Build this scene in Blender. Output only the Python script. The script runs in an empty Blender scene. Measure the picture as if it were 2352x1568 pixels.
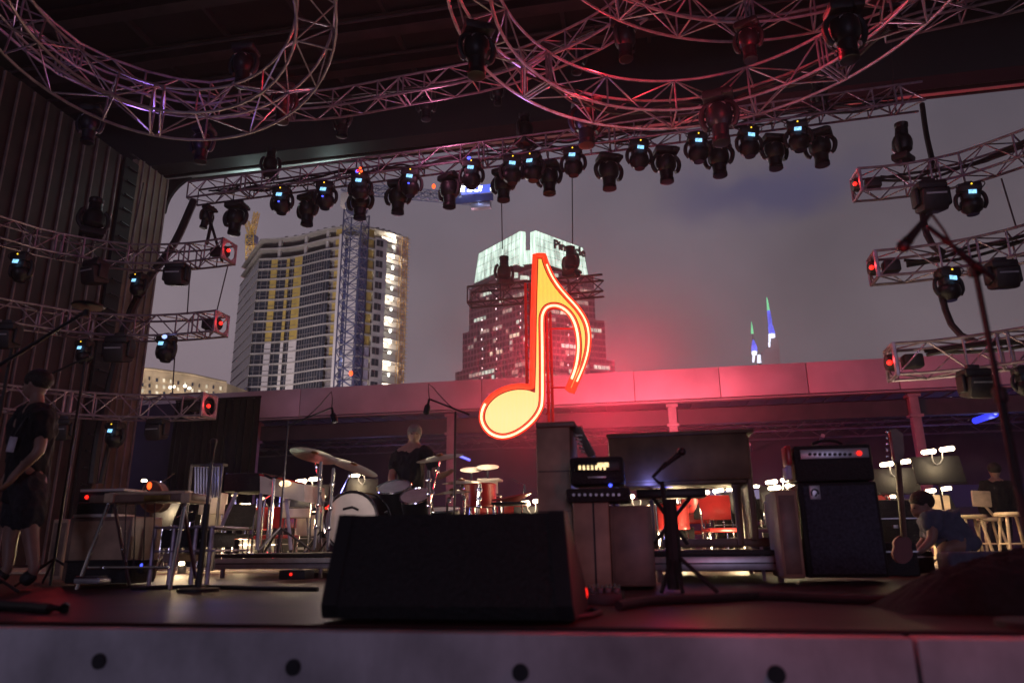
import bpy, bmesh, math, random
from mathutils import Vector, Matrix, Euler
from math import sin, cos, pi, radians, sqrt, atan2, hypot
random.seed(7)
S = bpy.context.scene
COL = S.collection

# ---------------------------------------------------------------- camera
F, CX, CY, H = 1650.0, 1176.0, 784.0, 0.28          # photograph measured at 2352 x 1568
yaw, pit, rol = radians(10.5), radians(15.9), radians(0.6)
fw = Vector((-sin(yaw)*cos(pit), cos(yaw)*cos(pit), sin(pit)))
rr = Vector((cos(yaw), sin(yaw), 0)); uu = rr.cross(fw)
r2 = rr*cos(rol)-uu*sin(rol); u2 = uu*cos(rol)+rr*sin(rol)
CAM = Vector((0, 0, H))
cd = bpy.data.cameras.new("camera"); cam = bpy.data.objects.new("camera", cd); COL.objects.link(cam)
cam.matrix_world = Matrix(((r2.x, u2.x, -fw.x, 0), (r2.y, u2.y, -fw.y, 0), (r2.z, u2.z, -fw.z, H), (0, 0, 0, 1)))
cd.sensor_width = 36; cd.lens = F/2352*36; cd.clip_start = 0.05; cd.clip_end = 3000
cd.dof.use_dof = True; cd.dof.focus_distance = 15.0; cd.dof.aperture_fstop = 1.45
S.camera = cam

# ---------------------------------------------------------------- world (overcast city night)
W = bpy.data.worlds.new("World"); S.world = W; W.use_nodes = True
nt = W.node_tree; nt.nodes.clear(); N = nt.nodes.new; LK = nt.links.new
tc = N('ShaderNodeTexCoord'); sep = N('ShaderNodeSeparateXYZ'); LK(tc.outputs['Generated'], sep.inputs[0])
grad = N('ShaderNodeValToRGB'); LK(sep.outputs['Z'], grad.inputs[0])
ce = grad.color_ramp.elements
ce[0].position = 0.0; ce[0].color = (0.125, 0.088, 0.104, 1)
ce[1].position = 1.0; ce[1].color = (0.045, 0.040, 0.060, 1)
e = ce.new(0.30); e.color = (0.116, 0.093, 0.108, 1)
e = ce.new(0.52); e.color = (0.094, 0.080, 0.103, 1)
no = N('ShaderNodeTexNoise'); no.inputs['Scale'].default_value = 3.2; no.inputs['Detail'].default_value = 5
LK(tc.outputs['Generated'], no.inputs['Vector'])
nr = N('ShaderNodeMapRange'); nr.inputs[1].default_value = .3; nr.inputs[2].default_value = .7; nr.inputs[3].default_value = .76; nr.inputs[4].default_value = 1.2
LK(no.outputs['Fac'], nr.inputs[0])
mul = N('ShaderNodeMix'); mul.data_type = 'RGBA'; mul.blend_type = 'MULTIPLY'; mul.inputs[0].default_value = 1
LK(grad.outputs[0], mul.inputs[6]); LK(nr.outputs[0], mul.inputs[7])
# brighter towards the city on the left (-x)
sx = N('ShaderNodeMapRange'); sx.inputs[1].default_value = -.75; sx.inputs[2].default_value = .45; sx.inputs[3].default_value = 1.22; sx.inputs[4].default_value = .68
LK(sep.outputs['X'], sx.inputs[0])
sy = N('ShaderNodeMapRange'); sy.inputs[1].default_value = -.45; sy.inputs[2].default_value = .35; sy.inputs[3].default_value = .22; sy.inputs[4].default_value = 1.0
LK(sep.outputs['Y'], sy.inputs[0]); sxy = N('ShaderNodeMath'); sxy.operation = 'MULTIPLY'; LK(sx.outputs[0], sxy.inputs[0]); LK(sy.outputs[0], sxy.inputs[1])
mul2 = N('ShaderNodeMix'); mul2.data_type = 'RGBA'; mul2.blend_type = 'MULTIPLY'; mul2.inputs[0].default_value = 1
LK(mul.outputs[2], mul2.inputs[6]); LK(sxy.outputs[0], mul2.inputs[7])
# a gap in the cloud: long blue patch
bd = (fw + r2*(1745-CX)/F - u2*(440-CY)/F).normalized()
sub = N('ShaderNodeVectorMath'); sub.operation = 'SUBTRACT'; sub.inputs[1].default_value = bd
LK(tc.outputs['Generated'], sub.inputs[0])
n2 = N('ShaderNodeTexNoise'); n2.inputs['Scale'].default_value = 11; LK(tc.outputs['Generated'], n2.inputs['Vector'])
n2m = N('ShaderNodeVectorMath'); n2m.operation = 'MULTIPLY_ADD'; n2m.inputs[1].default_value = (.10, .10, .10); n2m.inputs[2].default_value = (-.05, -.05, -.05)
LK(n2.outputs['Color'], n2m.inputs[0])
ad = N('ShaderNodeVectorMath'); ad.operation = 'ADD'; LK(sub.outputs[0], ad.inputs[0]); LK(n2m.outputs[0], ad.inputs[1])
mp = N('ShaderNodeVectorMath'); mp.operation = 'MULTIPLY'; mp.inputs[1].default_value = (9, 9, 30); LK(ad.outputs[0], mp.inputs[0])
ln = N('ShaderNodeVectorMath'); ln.operation = 'LENGTH'; LK(mp.outputs[0], ln.inputs[0])
pr = N('ShaderNodeMapRange'); pr.interpolation_type = 'SMOOTHSTEP'; pr.inputs[1].default_value = .3; pr.inputs[2].default_value = 1.6; pr.inputs[3].default_value = .62; pr.inputs[4].default_value = 0
LK(ln.outputs['Value'], pr.inputs[0])
mx = N('ShaderNodeMix'); mx.data_type = 'RGBA'; mx.inputs[7].default_value = (0.030, 0.030, 0.075, 1)
LK(pr.outputs[0], mx.inputs[0]); LK(mul2.outputs[2], mx.inputs[6])
bg = N('ShaderNodeBackground'); wo = N('ShaderNodeOutputWorld'); bg.inputs[1].default_value = 1.55
LK(mx.outputs[2], bg.inputs[0]); LK(bg.outputs[0], wo.inputs[0])

# unseen purple fill added low behind the audience, standing for house lights
sd = bpy.data.lights.new("unseen_house_fill", 'SUN'); sd.energy = .3; sd.angle = radians(12); sd.color = (0.72, 0.64, 1.0)
so = bpy.data.objects.new("unseen_house_fill", sd); COL.objects.link(so)
so.rotation_euler = Vector((-0.12, 1, -0.035)).to_track_quat('-Z', 'Y').to_euler()

vs = S.view_settings; vs.view_transform = 'Standard'; vs.look = 'None'; vs.exposure = 0; vs.gamma = 1; vs.use_curve_mapping = False
S.cycles.use_denoising = True
S.cycles.max_bounces = 5; S.cycles.diffuse_bounces = 2; S.cycles.glossy_bounces = 2; S.cycles.volume_bounces = 0
S.cycles.sample_clamp_indirect = 3; S.cycles.sample_clamp_direct = 30; S.cycles.caustics_reflective = False

# ---------------------------------------------------------------- helpers
def ray(px, py): return fw + r2*(px-CX)/F - u2*(py-CY)/F
def at(px, py, Y): d = ray(px, py); return CAM + d*(Y/d.y)
def atz(px, py, z): d = ray(px, py); return CAM + d*((z-H)/d.z)
def atx(px, py, x): d = ray(px, py); return CAM + d*(x/d.x)
def mpp(px, py, Y): return (at(px+1, py, Y)-at(px, py, Y)).length
def proj(P):
    v = Vector(P)-CAM; k = v.dot(fw); return CX+F*v.dot(r2)/k, CY-F*v.dot(u2)/k

def mat(name, col, rough=.6, metal=0., var=.25, scale=6., bump=0., spec=.5, coat=0.):
    m = bpy.data.materials.new(name); m.use_nodes = True; t = m.node_tree; b = t.nodes['Principled BSDF']
    b.inputs['Roughness'].default_value = rough; b.inputs['Metallic'].default_value = metal
    b.inputs['Specular IOR Level'].default_value = spec; b.inputs['Coat Weight'].default_value = coat
    tcn = t.nodes.new('ShaderNodeTexCoord'); nz = t.nodes.new('ShaderNodeTexNoise')
    nz.inputs['Scale'].default_value = scale; nz.inputs['Detail'].default_value = 5
    t.links.new(tcn.outputs['Object'], nz.inputs['Vector'])
    r = t.nodes.new('ShaderNodeValToRGB'); r.color_ramp.elements[0].position = .3; r.color_ramp.elements[1].position = .7
    r.color_ramp.elements[0].color = tuple(c*(1-var) for c in col)+(1,)
    r.color_ramp.elements[1].color = tuple(min(1, c*(1+var)) for c in col)+(1,)
    t.links.new(nz.outputs['Fac'], r.inputs[0]); t.links.new(r.outputs[0], b.inputs['Base Color'])
    if bump:
        bp = t.nodes.new('ShaderNodeBump'); bp.inputs['Strength'].default_value = bump; bp.inputs['Distance'].default_value = .02
        t.links.new(nz.outputs['Fac'], bp.inputs['Height']); t.links.new(bp.outputs[0], b.inputs['Normal'])
    return m

def emi(name, col, st, var=0., scale=8.):
    m = bpy.data.materials.new(name); m.use_nodes = True; t = m.node_tree; b = t.nodes['Principled BSDF']
    b.inputs['Base Color'].default_value = (.05, .05, .05, 1); b.inputs['Emission Color'].default_value = tuple(col)+(1,)
    b.inputs['Emission Strength'].default_value = st
    if var:
        tcn = t.nodes.new('ShaderNodeTexCoord'); nz = t.nodes.new('ShaderNodeTexNoise'); nz.inputs['Scale'].default_value = scale
        t.links.new(tcn.outputs['Object'], nz.inputs['Vector'])
        r = t.nodes.new('ShaderNodeMapRange'); r.inputs[1].default_value = .3; r.inputs[2].default_value = .7
        r.inputs[3].default_value = st*(1-var); r.inputs[4].default_value = st*(1+var)
        t.links.new(nz.outputs['Fac'], r.inputs[0]); t.links.new(r.outputs[0], b.inputs['Emission Strength'])
    return m

M = dict(
 black=mat('black_plastic', (.009, .008, .011), .6, 0, .3, 20),
 blackgloss=mat('black_gloss', (.008, .008, .011), .42, 0, .2, 6, 0, .3),
 cloth=mat('black_cloth', (.010, .010, .013), .95, 0, .4, 30, .3),
 tolex=mat('black_tolex', (.014, .013, .015), .7, 0, .5, 60, .5),
 alu=mat('truss_aluminium', (.33, .27, .33), .38, .55, .3, 9),
 aludark=mat('worn_aluminium', (.26, .21, .26), .42, .55, .4, 9),
 chrome=mat('chrome', (.75, .75, .78), .12, 1, .1, 4),
 steel=mat('dark_steel', (.05, .045, .05), .45, .6, .4, 9),
 cable=mat('cable_rubber', (.012, .012, .014), .6, 0, .3, 20),
 concrete=mat('cast_concrete', (.62, .58, .64), .85, 0, .42, 2.2, .5),
 hole=mat('bolt_recess', (.03, .03, .035), .8, 0, .3, 9),
 mat=mat('pale_mat', (.36, .31, .25), .8, 0, .35, 1.5),
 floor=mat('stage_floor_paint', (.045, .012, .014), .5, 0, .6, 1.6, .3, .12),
 ground=mat('ground_paving', (.05, .05, .05), .8, 0, .4, .4),
 roof=mat('roof_deck', (.016, .011, .015), .8, 0, .35, .8),
 roofbeam=mat('roof_steel', (.042, .030, .036), .6, .1, .35, 2),
 darkbeam=mat('dark_beam', (.006, .005, .007), .7, 0, .3, 2),
 soffit=mat('soffit_panel', (.55, .60, .60), .6, 0, .2, 1.2),
 wall=mat('corrugated_wall', (.042, .028, .030), .6, .1, .35, 1.5),
 retpanel=mat('return_panel_brown', (.19, .135, .105), .6, .1, .3, 1.5),
 wallrib=mat('wall_rib', (.22, .165, .165), .5, .2, .3, 3),
 fascia=mat('canopy_fascia', (.55, .49, .52), .55, .1, .18, .7),
 column=mat('column_paint', (.30, .26, .27), .6, 0, .2, 3),
 joist=mat('joist_steel', (.13, .11, .14), .5, .2, .3, 3),
 pavwall=mat('pavilion_wall', (.045, .040, .065), .85, 0, .3, .8),
 tanbox=mat('tan_plywood', (.42, .28, .19), .55, 0, .35, 4),
 brownbox=mat('brown_wood', (.20, .125, .095), .45, 0, .45, 5),
 organ=mat('walnut_veneer', (.16, .105, .062), .45, 0, .5, 3.5, 0, .3, 0),
 grille=mat('grille_cloth', (.045, .052, .078), .9, 0, .4, 50, .5),
 silver=mat('brushed_panel', (.42, .42, .46), .35, .6, .15, 12),
 white=mat('off_white_paint', (.62, .56, .52), .5, 0, .15, 6),
 lilac=mat('lilac_tint', (.50, .45, .62), .45, 0, .2, 6),  # violet light on the chair and piano legs is put into this colour
 gold=mat('cymbal_bronze', (.30, .20, .07), .28, .9, .3, 12),
 woodlt=mat('pale_birch', (.55, .42, .28), .5, 0, .3, 8),
 redp=mat('red_lacquer', (.45, .03, .03), .3, 0, .2, 6),
 skin=mat('skin', (.27, .155, .12), .5, 0, .12, 12),
 hair=mat('dark_hair', (.02, .014, .012), .7, 0, .4, 60, .5),
 greyhair=mat('grey_hair', (.17, .15, .14), .7, 0, .3, 60, .5),
 shorts=mat('dark_shorts', (.018, .018, .024), .9, 0, .4, 30, .3),
 shirtlt=mat('pale_blue_shirt', (.085, .095, .15), .85, 0, .2, 14, .4),
 badge=mat('badge_card', (.42, .40, .46), .4, 0, .1, 6),
 slab=mat('slab_concrete', (.46, .42, .40), .8, 0, .2, .4),
 glassdk=mat('dark_window_glass', (.035, .040, .058), .12, 0, .4, .35, 0, .6),
 mull=mat('mullion_grey', (.30, .27, .28), .5, .3, .1, 1),
 panelw=mat('white_cladding', (.72, .66, .65), .6, 0, .06, .3),
 panely=mat('yellow_sheathing', (.56, .40, .10), .8, 0, .15, .5),
 bluegl=mat('blue_glass', (.05, .06, .16), .15, 0, .3, .3),
 scaff=mat('orange_scaffold', (.50, .30, .10), .6, 0, .3, .6),
 crane=mat('crane_blue_steel', (.10, .11, .22), .5, .3, .2, .6),
 craney=mat('crane_yellow', (.62, .40, .06), .5, 0, .15, .6),
 officew=mat('office_cladding', (.17, .13, .145), .6, .1, .2, .05),
 officeg=mat('office_glass', (.050, .038, .050), .2, 0, .5, .08),
 apt=mat('apartment_wall', (.40, .31, .20), .8, 0, .35, .2),
 beige=mat('spire_stone', (.30, .24, .23), .8, 0, .1, .05),
 signred=mat('sign_red_enamel', (.60, .02, .015), .35, .2, .15, 5),
 darkred=mat('sign_dark_red', (.16, .008, .008), .5, 0, .2, 5),
)
E_ = dict(
 screen=emi('lcd_screen', (.26, .62, 1.0), 1.5, .5, 60),
 ledblue=emi('blue_led', (.06, .09, 1.0), 2.6), ledbright=emi('blue_white_led', (.3, .42, 1.0), 2),
 ledred=emi('red_led', (1.0, .015, .008), 2.5), ledyel=emi('yellow_led', (1.0, .62, .03), 1.6), ledgrn=emi('green_led', (.25, 1.0, .15), 3),
 ledor=emi('orange_led', (1.0, .08, .01), 3),
 lamp=emi('stand_lamp_glow', (1.0, .80, .52), 14), lampdim=emi('dim_lamp_glow', (1.0, .72, .42), 2.2, .6, 9),
 tube=emi('blue_tube_glow', (.03, .04, 1.0), 1.5), tubecore=emi('blue_tube_core', (.45, .5, 1.0), 1.3),
 neon=emi('neon_red_orange', (1.0, .030, .006), 1.7, .15, 3), neonhot=emi('neon_core', (1.0, .80, .42), 2.0, .2, 3),
 windim=emi('dim_lit_window', (1.0, .72, .62), .42, .6, .3),
 win=emi('lit_window', (1.0, .86, .62), .8, .6, .3), winc=emi('cool_lit_window', (.86, 1.0, .84), .75, .5, .2),
 work=emi('work_light', (1.0, 1.0, .86), 9), workglow=emi('lit_room', (1.0, .93, .78), 1.1, .5, .3),
 sign=emi('crane_sign_letters', (.85, .92, 1.0), 7), signback=emi('crane_sign_back', (.08, .13, .75), 1.3),
 spg=emi('green_spire_light', (.25, .85, .42), .9, .3, .1), spb=emi('blue_spire_light', (.16, .17, 1.0), 1.1, .4, .1), spw=emi('white_spire_light', (.8, .82, 1.0), 1.4, .2, .1),
 tubewarm=emi('amber_meter', (1.0, .72, .35), 1.6, .5, 60),
 marker=emi('facade_marker_glow', (1.0, .85, .85), 2.2, .6, .05),
 yard=emi('floodlight_glow', (1.0, .9, .7), 6),
)

class MB:
    def __init__(s): s.v = []; s.f = []
    def add(s, vs, fs):
        o = len(s.v); s.v += [Vector(v) for v in vs]; s.f += [tuple(i+o for i in f) for f in fs]; return s
    def box(s, c, d, rot=None, bev=0., seg=2):
        bm = bmesh.new(); bmesh.ops.create_cube(bm, size=1)
        for v in bm.verts: v.co = Vector((v.co.x*d[0], v.co.y*d[1], v.co.z*d[2]))
        if bev: bmesh.ops.bevel(bm, geom=bm.edges[:], offset=min(bev, min(d)*.49), segments=seg, affect='EDGES', profile=.5)
        R = rot.to_matrix() if isinstance(rot, Euler) else (Euler(rot).to_matrix() if rot else None)
        c = Vector(c); bm.verts.index_update()
        s.add([(R @ v.co if R else v.co)+c for v in bm.verts], [[v.index for v in f.verts] for f in bm.faces]); bm.free(); return s
    def tube(s, pts, r, n=6, closed=False, cap=True):
        P = [Vector(p) for p in pts]; k = len(P); rs = r if isinstance(r, (list, tuple)) else [r]*k
        vs = []; fs = []; prev = None
        for i, p in enumerate(P):
            if closed: t = P[(i+1) % k]-P[i-1]
            else: t = P[min(i+1, k-1)]-P[max(i-1, 0)]
            if t.length < 1e-9: t = Vector((0, 0, 1))
            t.normalize()
            if prev is None: a = t.cross(Vector((0, 0, 1)) if abs(t.z) < .9 else Vector((1, 0, 0)))
            else: a = prev-t*prev.dot(t)
            a.normalize(); prev = a.copy(); b = t.cross(a)
            for j in range(n):
                q = 2*pi*j/n; vs.append(p+(a*cos(q)+b*sin(q))*rs[i])
        for i in range(k if closed else k-1):
            i2 = (i+1) % k
            for j in range(n):
                j2 = (j+1) % n; fs.append((i*n+j, i*n+j2, i2*n+j2, i2*n+j))
        if cap and not closed: fs.append(tuple(range(n-1, -1, -1))); fs.append(tuple((k-1)*n+j for j in range(n)))
        return s.add(vs, fs)
    def lathe(s, prof, c=(0, 0, 0), n=16, ax=None):
        # prof: list of (r, h) along axis ax
        ax = Vector(ax).normalized() if ax else Vector((0, 0, 1)); c = Vector(c)
        a = ax.cross(Vector((0, 0, 1)) if abs(ax.z) < .9 else Vector((1, 0, 0))).normalized(); b = ax.cross(a); k = len(prof); vs = []; fs = []
        for r, h in prof:
            for q in range(n): vs.append(c+ax*h+(a*cos(2*pi*q/n)+b*sin(2*pi*q/n))*max(r, 1e-4))
        for i in range(k-1):
            for q in range(n): q2 = (q+1) % n; fs.append((i*n+q, i*n+q2, i*n+n+q2, i*n+n+q))
        fs.append(tuple(range(n-1, -1, -1))); fs.append(tuple((k-1)*n+q for q in range(n)))
        return s.add(vs, fs)
    def ell(s, c, d, n=12, m=8, rot=None):
        R = Euler(rot).to_matrix() if rot else Matrix.Identity(3); vs = []; fs = []; c = Vector(c)
        for i in range(m+1):
            th = pi*i/m
            for j in range(n):
                ph = 2*pi*j/n; vs.append(R @ Vector((d[0]*sin(th)*cos(ph), d[1]*sin(th)*sin(ph), d[2]*cos(th)))+c)
        for i in range(m):
            for j in range(n): fs.append((i*n+j, (i+1)*n+j, (i+1)*n+(j+1) % n, i*n+(j+1) % n))
        return s.add(vs, fs)
    def quad(s, a, b, c, d): return s.add([a, b, c, d], [(0, 1, 2, 3)])
    def prism(s, poly, ext):
        n = len(poly); P = [Vector(p) for p in poly]; e = Vector(ext)
        return s.add(P+[p+e for p in P], [tuple(range(n)), tuple(range(2*n-1, n-1, -1))]+[(i, i+n, (i+1) % n+n, (i+1) % n) for i in range(n)])
    def strip(s, line, z0, z1, close=False):
        n = len(line); return s.add([(x, y, z0) for x, y in line]+[(x, y, z1) for x, y in line], [(i, i+1, n+i+1, n+i) for i in range(n-1)])
    def build(s, name, m, parent=None, smooth=True, ang=35):
        off = Vector(parent['_o']) if parent is not None and '_o' in parent else None
        me = bpy.data.meshes.new(name); me.from_pydata([tuple(v-off) if off else tuple(v) for v in s.v], [], s.f)
        bm = bmesh.new(); bm.from_mesh(me); bmesh.ops.recalc_face_normals(bm, faces=bm.faces[:]); bm.to_mesh(me); bm.free()
        me.materials.append(m); me.update()
        if smooth:
            me.shade_smooth() if hasattr(me, 'shade_smooth') else None
            try: me.set_sharp_from_angle(angle=radians(ang))
            except Exception: pass
        o = bpy.data.objects.new(name, me); COL.objects.link(o)
        if parent is not None:
            o.parent = parent
            if off: o['_o'] = list(off)
        return o

def tag(o, label=None, cat=None, group=None, kind=None):
    if label: o['label'] = label
    if cat: o['category'] = cat
    if group: o['group'] = group
    if kind: o['kind'] = kind
    return o
def thing(name, label, cat, loc=(0, 0, 0), group=None, world=False, rot=None, kind=None):
    o = bpy.data.objects.new(name, None); COL.objects.link(o); o.location = loc; o.empty_display_size = .1
    if rot: o.rotation_euler = rot
    if world: o['_o'] = list(loc)         # parts are given in world coordinates
    return tag(o, label, cat, group, kind)
def copy_tree(o, parent=None):
    c = o.copy(); COL.objects.link(c)
    if parent is not None: c.parent = parent
    for ch in KIDS.get(o.name, ()): copy_tree(ch, c)
    return c
KIDS = {}
def register(root):
    for o in bpy.data.objects:
        if o.parent: KIDS.setdefault(o.parent.name, [])
    KIDS.clear()
    for o in bpy.data.objects:
        if o.parent: KIDS.setdefault(o.parent.name, []).append(o)
def light(name, loc, col, e, r=.05, parent=None, kind='POINT', rot=None, spot=None):
    l = bpy.data.lights.new(name, kind); l.energy = e; l.color = col
    if kind == 'AREA': l.size = r
    else: l.shadow_soft_size = r
    if spot: l.spot_size = radians(spot); l.spot_blend = .6
    o = bpy.data.objects.new(name, l); COL.objects.link(o)
    if parent is not None:
        o.parent = parent
        o.location = Vector(loc)-Vector(parent['_o']) if '_o' in parent else loc
    else: o.location = loc
    if rot is not None: o.rotation_euler = rot
    return o
def catmull(P, step):
    P = [Vector(p) for p in P]; out = []
    for i in range(len(P)-1):
        a = P[i-1] if i else P[0]*2-P[1]; b = P[i]; c = P[i+1]; d = P[i+2] if i+2 < len(P) else P[-1]*2-P[-2]
        n = max(2, int((c-b).length/step*4))
        for k in range(n):
            t = k/n; out.append(.5*((2*b)+(c-a)*t+(2*a-5*b+4*c-d)*t*t+(3*b-3*c+d-a)*t**3))
    out.append(P[-1])
    L = [0]
    for i in range(1, len(out)): L.append(L[-1]+(out[i]-out[i-1]).length)
    n = max(1, round(L[-1]/step)); res = []; j = 0
    for k in range(n+1):
        t = L[-1]*k/n
        while j < len(L)-2 and L[j+1] < t: j += 1
        q = (t-L[j])/max(1e-9, L[j+1]-L[j]); res.append(out[j].lerp(out[j+1], min(1, q)))
    return res
ORD = ['first', 'second', 'third', 'fourth', 'fifth', 'sixth', 'seventh', 'eighth', 'ninth', 'tenth', 'eleventh', 'twelfth', 'thirteenth']

# ---------------------------------------------------------------- setting
MB().box((0, 300, -1.55), (2400, 2400, .1)).build('ground', M['ground'])['kind'] = 'structure'
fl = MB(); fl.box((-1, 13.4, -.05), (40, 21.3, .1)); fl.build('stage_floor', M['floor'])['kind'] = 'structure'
_m = M['concrete']; _t = _m.node_tree; _b = _t.nodes['Principled BSDF']; _l = _b.inputs['Base Color'].links[0].from_socket
_g = _t.nodes.new('ShaderNodeTexCoord'); _p = _t.nodes.new('ShaderNodeMapping'); _p.inputs['Scale'].default_value = (2.5, 1, .9); _t.links.new(_g.outputs['Object'], _p.inputs[0])
_n2 = _t.nodes.new('ShaderNodeTexNoise'); _n2.inputs['Scale'].default_value = 1.6; _n2.inputs['Detail'].default_value = 8; _n2.inputs['Roughness'].default_value = .7; _t.links.new(_p.outputs[0], _n2.inputs['Vector'])
_r = _t.nodes.new('ShaderNodeMapRange'); _r.inputs[1].default_value = .35; _r.inputs[2].default_value = .62; _r.inputs[3].default_value = .84; _r.inputs[4].default_value = 1.04; _t.links.new(_n2.outputs['Fac'], _r.inputs[0])
_x = _t.nodes.new('ShaderNodeMix'); _x.data_type = 'RGBA'; _x.blend_type = 'MULTIPLY'; _x.inputs[0].default_value = 1; _t.links.new(_l, _x.inputs[6]); _t.links.new(_r.outputs[0], _x.inputs[7]); _t.links.new(_x.outputs[2], _b.inputs['Base Color'])
cw = MB(); [cw.box((x_, 2.73, -.82), (3.588, .14, 1.61), bev=.009) for x_ in [at(2106, 1500, 2.66).x+1.8+3.6*k for k in range(-4, 4)]]; cw = cw.build('stage_front_wall', M['concrete']); cw['kind'] = 'structure'
hb = MB()
for px, py in ((230, 1517), (675, 1531), (1196, 1543), (1783, 1548)):
    p = at(px, py, 2.66); hb.lathe([(.029, -.012), (.029, 0), (.020, .001), (.018, .006)], p+Vector((0, 0, 0)), 18, (0, 1, 0))
hb.build('bolt_recess', M['hole'], cw)

# left side wall with ribs
wl = thing('corrugated_wall', 'dark corrugated metal side wall with pale vertical ribs at the left of the stage', 'wall', (-13.25, 11, 0), world=True)
XW = -13.3
MB().box((XW-.2, 10.6, 5.1), (.2, 10.0, 10.8)).build('wall_panel', M['wall'], wl)
y = 5.7; rb = MB()
while y < 15.5: rb.box((XW-.07, y, 5.1), (.06, .035, 10.7)); y += .40
rb.build('ribs', M['wallrib'], wl)
MB().box((XW-.06, 15.3, 5.1), (.12, .5, 10.75)).build('dark_post', M['darkbeam'], wl)
rg = MB()
for k in range(26): rg.box((XW+.06, 15.3, .6+k*.4), (.05, .34, .03))
rg.build('rungs', M['steel'], wl)
# narrow return panel behind the post
MB().box((XW-.12, 16.2, 5.2), (.2, 1.3, 11)).build('return_panel', M['retpanel'], wl)
r_ = MB()
for k in range(5): r_.box((XW+.0, 15.72+k*.26, 5.2), (.05, .035, 11))
r_.build('ribs', M['wallrib'], wl)

# roof
rf = thing('stage_roof', 'dark steel stage roof with cross beams above the trusses', 'roof', (0, 9, 12), world=True)
MB().box((0, 8.3, 12.95), (36, 17.5, .15)).build('roof_deck', M['roof'], rf)
MB().box((0, 16.35, 11.84), (36, .5, 2.1)).build('back_beam', M['darkbeam'], rf)
for i, (yy, zz, hh, dd) in enumerate(((15.3, 12.55, .28, .3), (13.9, 12.5, .35, .34), (12.2, 12.5, .3, .3), (10.0, 12.5, .3, .3))):
    b = MB(); b.box((0, yy, zz), (36, .06, hh)); b.box((0, yy, zz-hh/2-.02), (36, dd, .04)); b.box((0, yy, zz+hh/2+.02), (36, dd, .04)); b.build('cross_beam', M['roofbeam'], rf)
for k in range(15):
    b = MB(); b.box((-14+k*2.1, 12.4, 12.78), (.09, 8.2, .14)); b.build('purlin', M['roofbeam'], rf)
cn = MB()
for yy, zz in ((14.6, 12.2), (16.15, 12.15), (13.2, 12.1)): cn.tube([(-18, yy, zz), (18, yy, zz)], .035, 6)
cn.build('conduit', M['roofbeam'], rf)
# bright soffit of the outer eave with dark rails
sf = thing('back_eave', 'pale strip eave with dark rails along the top of the stage opening', 'eave', (0, 17.5, 10.9), world=True)
MB().box((0, 16.93, 10.99), (36, .66, .05)).build('soffit', M['soffit'], sf)
for yy in (16.76, 16.95): MB().box((0, yy, 10.92), (36, .06, .08)).build('rail', M['darkbeam'], sf)
MB().box((0, 17.28, 10.98), (36, .06, .12)).build('edge_rail', M['roofbeam'], sf)
pc = at(386, 425, 17.2); pts = [(pc.x-.6, 17.2, pc.z+.35), (pc.x-.6, 17.2, pc.z-.9), (pc.x-.02, 17.2, pc.z-.9)]
for k in range(9):
    a = k/8*pi/2; pts.append((pc.x+1.15*(1-cos(a)), 17.2, pc.z-.85+1.1*sin(a)))
pts.append((pc.x+1.2, 17.2, pc.z+.35))
MB().prism(pts, (0, .1, 0)).build('corner_bracket', M['darkbeam'], sf)
# fill lights added beyond the beam to brighten the soffit
for x_ in (-11, -8.5): light('eave_fill', (x_, 17.4, 10.3), (.75, 1, .95), 26, .2, sf)

# ---------------------------------------------------------------- canopy at the back of the stage
YC = 26.0; z0, z1 = 5.28, 6.38
cp = thing('backstage_canopy', 'long flat canopy with a smooth metal fascia behind the stage', 'canopy', (0, YC, 5), world=True)
seams = [-30, -16.9] + [at(p, 900, YC).x for p in (1107, 1458, 1654, 1855)] + [at(2060, 850, YC).x, 13, 18, 24]
ex = [-30, -24, -18.5] + [at(p, q, YC).x for p, q in ((690, 930), (1107, 920), (1458, 905), (1654, 890), (1855, 880), (2060, 850))] + [12.6, 16.8, 22]
for i in range(len(ex)-1):
    MB().box(((ex[i]+ex[i+1])/2, YC, (z0+z1)/2), (ex[i+1]-ex[i]-.025, .12, z1-z0), bev=.01).build('fascia_panel', M['fascia'], cp)
MB().box((-4, YC+.11, (z0+z1)/2), (52, .08, z1-z0-.06)).build('fascia_backing', M['darkbeam'], cp)
MB().box((-4, YC-.02, z0-.09), (52, .3, .07)).build('drip_rail', M['column'], cp)
MB().box((-4, YC+6.2, 5.66), (52, 12, .12)).build('roof_slab', M['joist'], cp)
sof = MB()
for k in range(70): sof.box((-29+k*.72, YC+6.2, 5.56), (.3, 11.8, .06))
sof.build('ribbed_soffit', M['joist'], cp)
MB().box((-4, YC+.6, 4.72), (52, .25, .55)).build('cross_girder', M['roofbeam'], cp)
for px in (590, 1037, 1545, 2100):
    x = at(px, 960, YC+.35).x if px != 2100 else at(2093, 900, YC+.35).x
    c = MB(); c.box((x, YC+.35, 1.9), (.30, .30, 6.8), bev=.03); c.box((x, YC+.35, 4.4), (.42, .42, .1)); c.box((x, YC+.35, 5.1), (.42, .42, .1)); c.build('column', M['column'], cp)
for yy in (28.5, 31, 33.5):
    j = MB(); j.tube([(-30, yy, 5.35), (20, yy, 5.35)], .05, 5); j.tube([(-30, yy, 4.75), (20, yy, 4.75)], .05, 5)
    pts = []
    x = -30; up = True
    while x < 20: pts.append((x, yy, 5.35 if up else 4.75)); up = not up; x += .8
    j.tube(pts, .025, 4); j.build('joist', M['joist'], cp)
lt = MB()
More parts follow.
